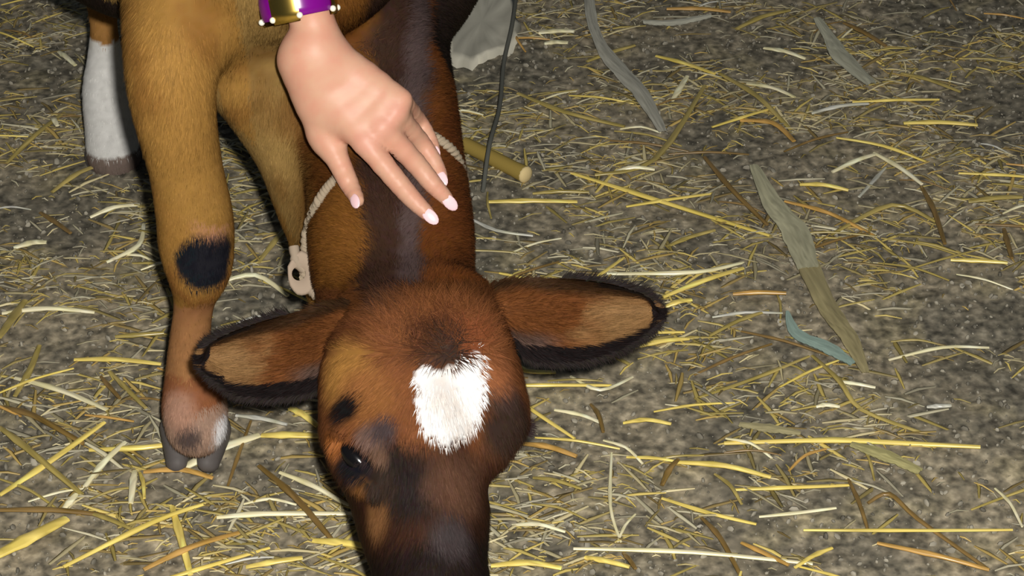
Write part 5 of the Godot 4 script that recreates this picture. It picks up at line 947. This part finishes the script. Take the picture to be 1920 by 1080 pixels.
func build_calf() -> void:
	var calf := top("calf")
	tag(calf, "brown calf lowering its head, white forehead mark and black knee patch", "calf")
	take_shapes(CALF)
	var s := surface(Vector3(-0.76, 0.0, -3.02), Vector3(0.08, 0.86, -1.42), 0.0055)
	var v: PackedVector3Array = s[0]
	var n: PackedVector3Array = s[1]
	var idx: PackedInt32Array = s[2]
	var c := PackedColorArray()
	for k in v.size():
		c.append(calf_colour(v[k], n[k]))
	# coat
	var tris := idx.size() / 3
	for t in tris:
		var i0 := idx[t * 3]
		var i1 := idx[t * 3 + 1]
		var i2 := idx[t * 3 + 2]
		var a := v[i0]
		var b := v[i1]
		var d := v[i2]
		var area := (b - a).cross(d - a).length() * 0.5
		var f := face_place(a)
		var head := f.y > -0.08 and a.z > -2.0 and a.x > -0.2
		var density := 420000.0 if head else (330000.0 if (a.y < 0.64 and a.z > -2.3) else 60000.0)
		if n[i0].dot(FACING) < -0.25:
			density *= 0.15
		var want := area * density
		var count := int(want) + (1 if rng.randf() < want - int(want) else 0)
		for k in count:
			var r1 := sqrt(rng.randf())
			var r2 := rng.randf()
			var p := a * (1.0 - r1) + b * (r1 * (1.0 - r2)) + d * (r1 * r2)
			var nn := n[i0]
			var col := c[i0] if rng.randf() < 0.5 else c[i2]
			if head:
				col = calf_colour(p, nn)
			var j := rng.randf_range(0.72, 1.34)
			var len := rng.randf_range(0.008, 0.015)
			var lift := 0.16
			var flow := coat_flow(p) + Vector3(rng.randf_range(-1, 1), rng.randf_range(-1, 1), rng.randf_range(-1, 1)) * 0.22
			if head:
				var pf := face_place(p)
				if pf.y < -0.015 and pf.y > -0.075 and absf(pf.x - 0.008) < 0.055 and col.r < 0.4:
					len = rng.randf_range(0.014, 0.028)
					lift = 0.3
					flow += Vector3(rng.randf_range(-1, 1), rng.randf_range(-1, 1), rng.randf_range(-1, 1)) * 0.5
			elif p.y < 0.4 and p.x < -0.24:
				len = rng.randf_range(0.006, 0.011)
			blade(p - nn * 0.0008, nn, flow, len, rng.randf_range(0.0009, 0.0015), lift, Color(col.r * j, col.g * j, col.b * j))
	for e in EARS:
		add_ear(v, n, c, idx, e[0], e[1])
	var skin := painted(0.7, 0.15)
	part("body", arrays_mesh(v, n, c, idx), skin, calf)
	var coat_material := painted(0.6, 0.16)
	var coat := part("coat", hair_mesh(), coat_material, calf)
	coat.set_meta("kind", "stuff")
	for e in EARS:
		ear_hair(e[0], e[1], 16000)
	var fringe := part("ear_hair", hair_mesh(), coat_material, calf)
	fringe.set_meta("kind", "stuff")
	# eyes
	var eye_material := plain(Color(0.06, 0.055, 0.06), 0.15, 0.4)
	for e in EYES:
		var o := part("eye", ellipsoid(e[1], 20), eye_material, calf)
		o.transform = Transform3D(Basis(FACING, e[2]), e[0])
	# lashes
	for l in LASHES:
		var at: Vector3 = l[0]
		var to: Vector3 = l[1]
		for k in 90:
			var q := at.lerp(to, rng.randf())
			blade(q, FACING, l[2] + Vector3(rng.randf_range(-1, 1), rng.randf_range(-1, 1), rng.randf_range(-1, 1)) * 0.3, rng.randf_range(0.008, 0.016), 0.001, 0.3, Color(0.02, 0.014, 0.012))
		part("eyelash", hair_mesh(), coat_material, calf)
	# hooves
	var horn := plain(Color(0.36, 0.34, 0.33), 0.6, 0.3)
	for h in HOOVES:
		var at: Vector3 = h
		var claws := []
		for side in [-1.0, 1.0]:
			claws.append([0.004, 1, 0.006, [[at.x + side * 0.019, at.y + 0.030, at.z, 0.021, at.x + side * 0.016, at.y + 0.014, at.z + 0.040, 0.011], [at.x + side * 0.019, at.y + 0.018, at.z + 0.002, 0.018, at.x + side * 0.020, at.y + 0.010, at.z + 0.036, 0.010]]])
		take_shapes(claws)
		var hs := surface(at + Vector3(-0.06, -0.004, -0.04), at + Vector3(0.06, 0.07, 0.08), 0.004)
		part("hoof", arrays_mesh(hs[0], hs[1], PackedColorArray(), hs[2]), horn, calf)

func build_person() -> void:
	var person := top("person")
	tag(person, "person's pale hand and forearm reaching down to stroke the calf's neck", "person")
	var skin := painted(0.48, 0.4)
	skin.subsurf_scatter_enabled = true
	skin.subsurf_scatter_strength = 0.08
	var v := PackedVector3Array()
	var n := PackedVector3Array()
	var idx := PackedInt32Array()
	for piece in [person_piece(HAND + PERSON_HEAD, 0.003)]:
		var first := v.size()
		v.append_array(piece[0])
		n.append_array(piece[1])
		for i in piece[2]:
			idx.append(first + i)
	var c := PackedColorArray()
	for p in v:
		var t := 0.5 + 0.9 * noise.get_noise_3dv(p * 700.0) + 0.3 * fine_noise.get_noise_3dv(p)
		var tone := Color(0.585, 0.335, 0.225).lerp(Color(0.58, 0.285, 0.195), clampf(t, 0.0, 1.0))
		for k in KNUCKLES:
			tone = tone.lerp(Color(0.60, 0.275, 0.205), blob(p, k, 0.012, 0.006) * 0.55)
		c.append(tone)
	part("body", arrays_mesh(v, n, c, idx), skin, person)
	var nail := plain(Color(0.95, 0.80, 0.82), 0.18, 0.6)
	for f in NAILS:
		var o := part("fingernail", ellipsoid(Vector3(f[3], 0.004, f[4]), 14), nail, person)
		var z: Vector3 = f[1]
		var y: Vector3 = (f[2] - z * f[2].dot(z)).normalized()
		o.transform = Transform3D(Basis(y.cross(z), y, z), f[0])
	var shirt := person_piece(PERSON_SHIRT, 0.014)
	part("shirt", arrays_mesh(shirt[0], shirt[1], PackedColorArray(), shirt[2]), plain(Color(0.34, 0.33, 0.38), 0.85, 0.2), person)
	var legs := person_piece(PERSON_TROUSERS, 0.014)
	part("trousers", arrays_mesh(legs[0], legs[1], PackedColorArray(), legs[2]), plain(Color(0.20, 0.22, 0.30), 0.85, 0.2), person)
	for s in PERSON_SHOES:
		var shoe := person_piece([s], 0.01)
		part("shoe", arrays_mesh(shoe[0], shoe[1], PackedColorArray(), shoe[2]), plain(Color(0.12, 0.11, 0.11), 0.6, 0.4), person)
	var hair := person_piece(PERSON_HAIR, 0.009)
	part("hair", arrays_mesh(hair[0], hair[1], PackedColorArray(), hair[2]), plain(Color(0.20, 0.13, 0.09), 0.5, 0.4), person)

func person_piece(groups: Array, cell: float) -> Array:
	take_shapes(groups)
	var lo := Vector3.INF
	var hi := -Vector3.INF
	for k in fa.size():
		var r := Vector3.ONE * (maxf(fra[k], fra[k] + frb[k]) + 0.03)
		lo = lo.min(fa[k] - r).min(fa[k] + fb[k] - r)
		hi = hi.max(fa[k] + r).max(fa[k] + fb[k] + r)
	return surface(lo, hi, cell)

# A curved panel of a cuff: part of a ring between two angles, with a domed outer face.
func cuff_panel(r: float, from: float, to: float, width: float, thick: float, tint = null) -> ArrayMesh:
	var v := PackedVector3Array()
	var n := PackedVector3Array()
	var idx := PackedInt32Array()
	var steps := 10
	var profile := [Vector2(-0.5, 0.0), Vector2(-0.5, 0.6), Vector2(-0.42, 0.95), Vector2(-0.2, 1.2), Vector2(0.2, 1.2), Vector2(0.42, 0.95), Vector2(0.5, 0.6), Vector2(0.5, 0.0)]
	for k in steps + 1:
		var a := lerpf(from, to, float(k) / steps)
		var d := Vector3(sin(a), 0, cos(a))
		for q in profile:
			v.append(d * (r + q.y * thick) + Vector3.UP * q.x * width)
			n.append((d * (0.4 + q.y) + Vector3.UP * q.x * (1.6 if absf(q.x) > 0.3 else 0.3)).normalized())
	var m := profile.size()
	for k in steps:
		for j in m:
			var q0 := k * m + j
			var q1 := k * m + (j + 1) % m
			idx.append_array([q0, q1, q0 + m, q1, q1 + m, q0 + m])
	for e in [0, steps]:
		for j in range(1, m - 1):
			idx.append_array([e * m, e * m + j, e * m + j + 1])
	return arrays_mesh(v, n, PackedColorArray(), idx)

func build_bracelet() -> void:
	var b := top("bracelet", BRACELET_AT)
	tag(b, "wide gold and purple cuff bracelet on the stroking hand's wrist", "bracelet")
	b.basis = BRACELET_BASIS
	var gold := plain(Color(0.86, 0.72, 0.36), 0.22, 0.5)
	gold.metallic = 1.0
	var purple := plain(Color(0.46, 0.03, 0.50), 0.25, 0.5)
	var pearl := plain(Color(0.93, 0.92, 0.86), 0.15, 0.6)
	var r := 0.0345
	var edges := [-95, -40, 4, 62, 100, 140, 180, 222, 265]
	for k in 8:
		var is_gold := k % 2 == 1
		part("gold_panel" if is_gold else "purple_panel", cuff_panel(r, deg_to_rad(edges[k]), deg_to_rad(edges[k + 1]), 0.034 if is_gold else 0.025, 0.0035 if is_gold else 0.0025), gold if is_gold else purple, b)
	for a in [-92.0, -40.0, 4.0, 64.0, 100.0, 140.0, 180.0, 222.0]:
		var d := Vector3(sin(deg_to_rad(a)), 0, cos(deg_to_rad(a)))
		var o := part("pearl", ellipsoid(Vector3.ONE * 0.0065, 12), pearl, b)
		o.position = d * (r + 0.0035) + Vector3.DOWN * 0.0118

func build_collar() -> void:
	var rope_node := top("rope_collar")
	tag(rope_node, "frayed grey rope collar looped around the calf's neck under the hand", "collar")
	var path := smooth_path(ROPE, 8)
	var tints := []
	var radii := []
	for k in path.size():
		var s := 1.0 + 0.35 * noise.get_noise_1d(k * 60.0)
		tints.append(Color(0.36 * s, 0.30 * s, 0.215 * s))
		radii.append(0.0046)
	part("rope", tube(path, radii, 10, 1.0, tints), painted(0.8, 0.2), rope_node)
	# two strands laid round the core
	for strand in 2:
		var pts := []
		var rr := []
		for k in path.size() * 2 - 1:
			var p: Vector3 = path[k / 2] if k % 2 == 0 else (path[k / 2] + path[k / 2 + 1]) * 0.5
			var t: Vector3 = (path[mini(k / 2 + 1, path.size() - 1)] - path[maxi(k / 2 - 1, 0)]).normalized()
			var s := t.cross(Vector3(0.3, 0.9, 0.2)).normalized()
			var u := s.cross(t)
			var a := k * 0.75 + strand * PI
			pts.append(p + (s * cos(a) + u * sin(a)) * 0.0028)
			rr.append(0.0032)
		part("strand", tube(pts, rr, 6), plain(Color(0.60, 0.54, 0.46), 0.85, 0.2), rope_node)
	for l in ROPE_ENDS:
		var q := smooth_path(l, 6)
		var rr := []
		for k in q.size():
			rr.append(0.0055 * (1.0 + 0.3 * noise.get_noise_1d(k * 90.0)))
		part("loose_end", tube(q, rr, 8), plain(Color(0.60, 0.54, 0.47), 0.85, 0.2), rope_node)
	# flat toggle with a round hole
	var ring := PackedVector2Array()
	var outer := PackedVector2Array()
	for k in 20:
		var a := TAU * k / 20
		ring.append(Vector2(cos(a), sin(a)) * 0.0072 + Vector2(-0.003, 0.0))
		var rx := 0.0145 + 0.0015 * noise.get_noise_1d(k * 70.0)
		outer.append(Vector2(cos(a) * rx, sin(a) * 0.0225 * (1.0 + 0.12 * noise.get_noise_1d(k * 50.0 + 9.0))))
	var v := PackedVector3Array()
	var n := PackedVector3Array()
	var idx := PackedInt32Array()
	for layer in 2:
		var z := 0.004 if layer == 0 else -0.004
		for k in 20:
			v.append(Vector3(ring[k].x, ring[k].y, z)); n.append(Vector3(-ring[k].normalized().x * 0.7, -ring[k].normalized().y * 0.7, signf(z)).normalized())
			v.append(Vector3(outer[k].x * 0.86, outer[k].y * 0.86, z * 1.2)); n.append(Vector3(0, 0, signf(z)))
			v.append(Vector3(outer[k].x, outer[k].y, z * 0.5)); n.append(Vector3(outer[k].normalized().x, outer[k].normalized().y, signf(z) * 0.4).normalized())
	for layer in 2:
		for k in 20:
			var q := layer * 60 + k * 3
			var q2 := layer * 60 + ((k + 1) % 20) * 3
			for j in 2:
				idx.append_array([q + j, q + j + 1, q2 + j, q + j + 1, q2 + j + 1, q2 + j])
	for k in 20:
		var q := k * 3
		var q2 := ((k + 1) % 20) * 3
		for j in [0, 2]:
			idx.append_array([q + j, q2 + j, q + j + 60, q2 + j, q2 + j + 60, q + j + 60])
	var toggle := part("toggle", arrays_mesh(v, n, PackedColorArray(), idx), plain(Color(0.62, 0.55, 0.48), 0.75, 0.25), rope_node)
	toggle.transform = TOGGLE

func build_straw() -> void:
	var m := painted(0.30, 0.65)
	for s in STRAW:
		var pts := []
		for k in range(0, s[0].size(), 2):
			pts.append(Vector3(s[0][k], ground_height(s[0][k], s[0][k + 1]) + s[1] * 0.75 + 0.002 + (0.004 if k == 2 else 0.0), s[0][k + 1]))
		if pts.size() == 2:
			pts.insert(1, (pts[0] + pts[1]) * 0.5 + Vector3(rng.randf_range(-1, 1), rng.randf_range(0.0, 1.5), rng.randf_range(-1, 1)) * 0.003)
		var at := centred(pts)
		var o := single("straw_stalk", stalk_mesh(moved(pts, at), s[1], straw_tint[s[2]]), m, at)
		tag(o, s[3], "straw", "straw stalks on the floor")
	# further loose stalks of eight cuts, in the same colours
	var kinds := straw_tint.keys()
	var cuts := []
	var look := [0, 1, 2, 3, 4, 2, 5, 0, 2, 1, 2, 3]
	for k in 12:
		var l := rng.randf_range(0.05, 0.13)
		var bend := rng.randf_range(-0.005, 0.005)
		cuts.append(stalk_mesh([Vector3(-l * 0.5, 0, 0), Vector3(0, 0.004, bend), Vector3(l * 0.5, 0, rng.randf_range(-0.004, 0.004))], rng.randf_range(0.0016, 0.0030), straw_tint[kinds[look[k]]]))
	for k in 175:
		var z := rng.randf_range(-3.25, -1.5)
		var half := (1.52 * 0.545 - z * 0.839) * 0.235
		var x := rng.randf_range(-half, half)
		var o := single("straw_stalk", cuts[k % 12], m, Vector3(x, ground_height(x, z) + 0.004, z))
		var turn := rng.randf_range(-0.7, 0.7) if rng.randf() < 0.7 else rng.randf_range(-PI, PI)
		o.rotation = Vector3(0, turn, rng.randf_range(-0.08, 0.08))
		var near_calf := "under and behind the calf" if x < -0.05 and z < -1.95 else ("around the lowered head" if x < 0.1 else ("on the open floor beyond the ears" if z < -2.2 else "on the bare floor beyond the muzzle"))
		tag(o, "thin loose %s straw stalk in the litter %s" % [{"yellow": "yellow", "cream": "pale cream", "olive": "dull olive", "brown": "dark brown", "orange": "orange brown", "grey": "greyish"}[kinds[look[k % 12]]], near_calf], "straw", "loose stalks in the floor litter")

func build_litter() -> void:
	# leaf strips, cane, cord, slab
	var dry := painted(0.55, 0.35)
	for l in LEAVES:
		var pts := []
		for k in range(0, l[0].size(), 2):
			pts.append(Vector3(l[0][k], ground_height(l[0][k], l[0][k + 1]) + l[5], l[0][k + 1]))
		var at := centred(pts)
		var o := single(l[6], ribbon(moved(pts, at), l[1], l[2], l[3], l[4]), dry, at)
		tag(o, l[7], l[8])
	var cane := top("broken_cane", CANE[0])
	tag(cane, "short broken piece of tan cane with a pale cut end beside the neck", "cane")
	var axis: Vector3 = CANE[1] - CANE[0]
	var pts := []
	var rr := []
	for k in 7:
		pts.append(axis * (k / 6.0) + Vector3.UP * 0.012)
		rr.append(0.0105 * (1.0 + 0.12 * noise.get_noise_1d(k * 80.0)) * (1.18 if k == 6 else 1.0))
	part("cane", tube(pts, rr, 12, 1.0), plain(Color(0.62, 0.53, 0.27), 0.6, 0.3), cane)
	var cut := part("cut_end", ellipsoid(Vector3(0.024, 0.024, 0.012), 14), plain(Color(0.86, 0.77, 0.56), 0.8, 0.2), cane)
	cut.position = axis + Vector3.UP * 0.012
	cut.basis = Basis.looking_at(axis.normalized())
	var cp := []
	var cr := []
	for k in range(0, CORD.size(), 2):
		cp.append(Vector3(CORD[k], ground_height(CORD[k], CORD[k + 1]) + (0.026 if k < 3 else (0.02 if k < 5 else (0.026 if k == 6 else (0.034 if k == 8 else 0.016)))), CORD[k + 1]))
	var at := centred(cp)
	cp = smooth_path(moved(cp, at), 6)
	for k in cp.size():
		cr.append(0.0032)
	tag(single("cord", tube(cp, cr, 7), plain(Color(0.40, 0.40, 0.37), 0.8, 0.2), at), "thin grey cord trailing on the dirt beside the calf's neck", "cord")
	# flat slab
	var v := PackedVector3Array()
	var n := PackedVector3Array()
	var c := PackedColorArray()
	var idx := PackedInt32Array()
	var sc := Vector3.ZERO
	for k in range(0, SLAB.size(), 2):
		sc += Vector3(SLAB[k], 0, SLAB[k + 1])
	sc /= SLAB.size() / 2
	var rings := [[0.0, 0.016], [0.3, 0.0155], [0.6, 0.014], [0.85, 0.0125], [0.97, 0.009], [1.0, -0.002]]
	var sides := 40
	for ri in rings.size():
		for k in sides:
			var e := float(k) / sides * (SLAB.size() / 2)
			var i := int(e)
			var j := (i + 1) % (SLAB.size() / 2)
			var p := Vector3(SLAB[i * 2], 0, SLAB[i * 2 + 1]).lerp(Vector3(SLAB[j * 2], 0, SLAB[j * 2 + 1]), e - i) - sc
			p = p * rings[ri][0] * (1.0 + (0.16 * noise.get_noise_1d(k * 37.0) if ri > 3 else 0.0))
			p.y = rings[ri][1] + 0.002 * noise.get_noise_2d(p.x * 300.0, p.z * 100.0)
			v.append(p)
			n.append(Vector3.UP if ri < 4 else (p.normalized() + Vector3.UP * 0.3).normalized())
			var s := 1.0 + 0.45 * noise.get_noise_2d((p.x * 0.9 + p.z * 0.35) * 900.0, p.z * 90.0)
			c.append(Color(0.50 * s, 0.475 * s, 0.385 * s))
	for ri in rings.size() - 1:
		for k in sides:
			var q := ri * sides + k
			var q2 := ri * sides + (k + 1) % sides
			idx.append_array([q, q2, q + sides, q2, q2 + sides, q + sides])
	tag(single("flat_slab", arrays_mesh(v, n, c, idx), painted(0.7, 0.3), sc), "flat pale grey slab on the dirt behind the calf's neck", "slab", "", "thing")
	# chaff and crumbs: more bits than anyone could count
	var bit := tube([Vector3(-0.5, 0, 0), Vector3(-0.1, 0.04, 0.05), Vector3(0.5, 0.0, 0.09)], [0.02, 0.036, 0.018], 4, 0.5)
	var tints := [Color(0.48, 0.375, 0.11), Color(0.50, 0.43, 0.24), Color(0.36, 0.285, 0.085), Color(0.22, 0.16, 0.06), Color(0.40, 0.285, 0.09), Color(0.42, 0.385, 0.26), Color(0.27, 0.215, 0.08), Color(0.38, 0.33, 0.19), Color(0.33, 0.30, 0.21)]
	var count := 16500
	var mm := MultiMesh.new()
	mm.transform_format = MultiMesh.TRANSFORM_3D
	mm.use_colors = true
	mm.mesh = bit
	mm.instance_count = count
	for i in count:
		var z := rng.randf_range(-3.6, -1.4)
		var x := rng.randf_range(-1.05, 1.05)
		for tries in 4:
			if noise.get_noise_2d(x * 70.0 + 800.0, z * 70.0) - 0.35 * smoothstep(0.0, 0.5, x) * smoothstep(-2.6, -2.2, z) > rng.randf_range(-0.3, 0.25):
				break
			z = rng.randf_range(-3.6, -1.4)
			x = rng.randf_range(-1.05, 1.05)
		var l := 0.008 + 0.062 * pow(rng.randf(), 2.2)
		var b := Basis.from_euler(Vector3(rng.randf_range(-0.2, 0.2), rng.randf_range(-0.8, 0.8) if rng.randf() < 0.6 else rng.randf_range(-PI, PI), rng.randf_range(-0.22, 0.22))) * Basis.from_scale(Vector3(l, 0.05, (0.03 + l * 0.9) * (-1.0 if rng.randf() < 0.4 else 1.0)))
		mm.set_instance_transform(i, Transform3D(b, Vector3(x, ground_height(x, z) + rng.randf_range(0.001, 0.004), z)))
		var t: Color = tints[rng.randi() % tints.size()]
		var s := rng.randf_range(0.75, 1.5)
		mm.set_instance_color(i, Color(t.r * s, t.g * s, t.b * s))
	var o := MultiMeshInstance3D.new()
	o.name = numbered("chaff")
	o.multimesh = mm
	o.material_override = painted(0.4, 0.5)
	add_child(o)
	tag(o, "fine chopped chaff strewn all over the dirt floor", "chaff", "", "stuff")
	var crumb := ellipsoid(Vector3.ONE, 6)
	var mc := MultiMesh.new()
	mc.transform_format = MultiMesh.TRANSFORM_3D
	mc.use_colors = true
	mc.mesh = crumb
	mc.instance_count = 30000
	for i in 30000:
		var z := rng.randf_range(-3.6, -1.4)
		var x := rng.randf_range(-1.05, 1.05)
		var r := 0.0016 + 0.0075 * pow(rng.randf(), 3.5)
		var b := Basis.from_euler(Vector3(rng.randf() * 3, rng.randf() * 3, rng.randf() * 3)) * Basis.from_scale(Vector3(r * rng.randf_range(0.7, 1.6), r * 0.6, r))
		mc.set_instance_transform(i, Transform3D(b, Vector3(x, ground_height(x, z) + r * 0.15, z)))
		var s := rng.randf_range(0.35, 1.1)
		mc.set_instance_color(i, Color(0.36 * s, 0.33 * s, 0.26 * s))
	var oc := MultiMeshInstance3D.new()
	oc.name = "crumbs"
	oc.multimesh = mc
	oc.material_override = painted(0.85, 0.2)
	add_child(oc)
	tag(oc, "small crumbs of dry dirt all over the floor", "dirt", "", "stuff")
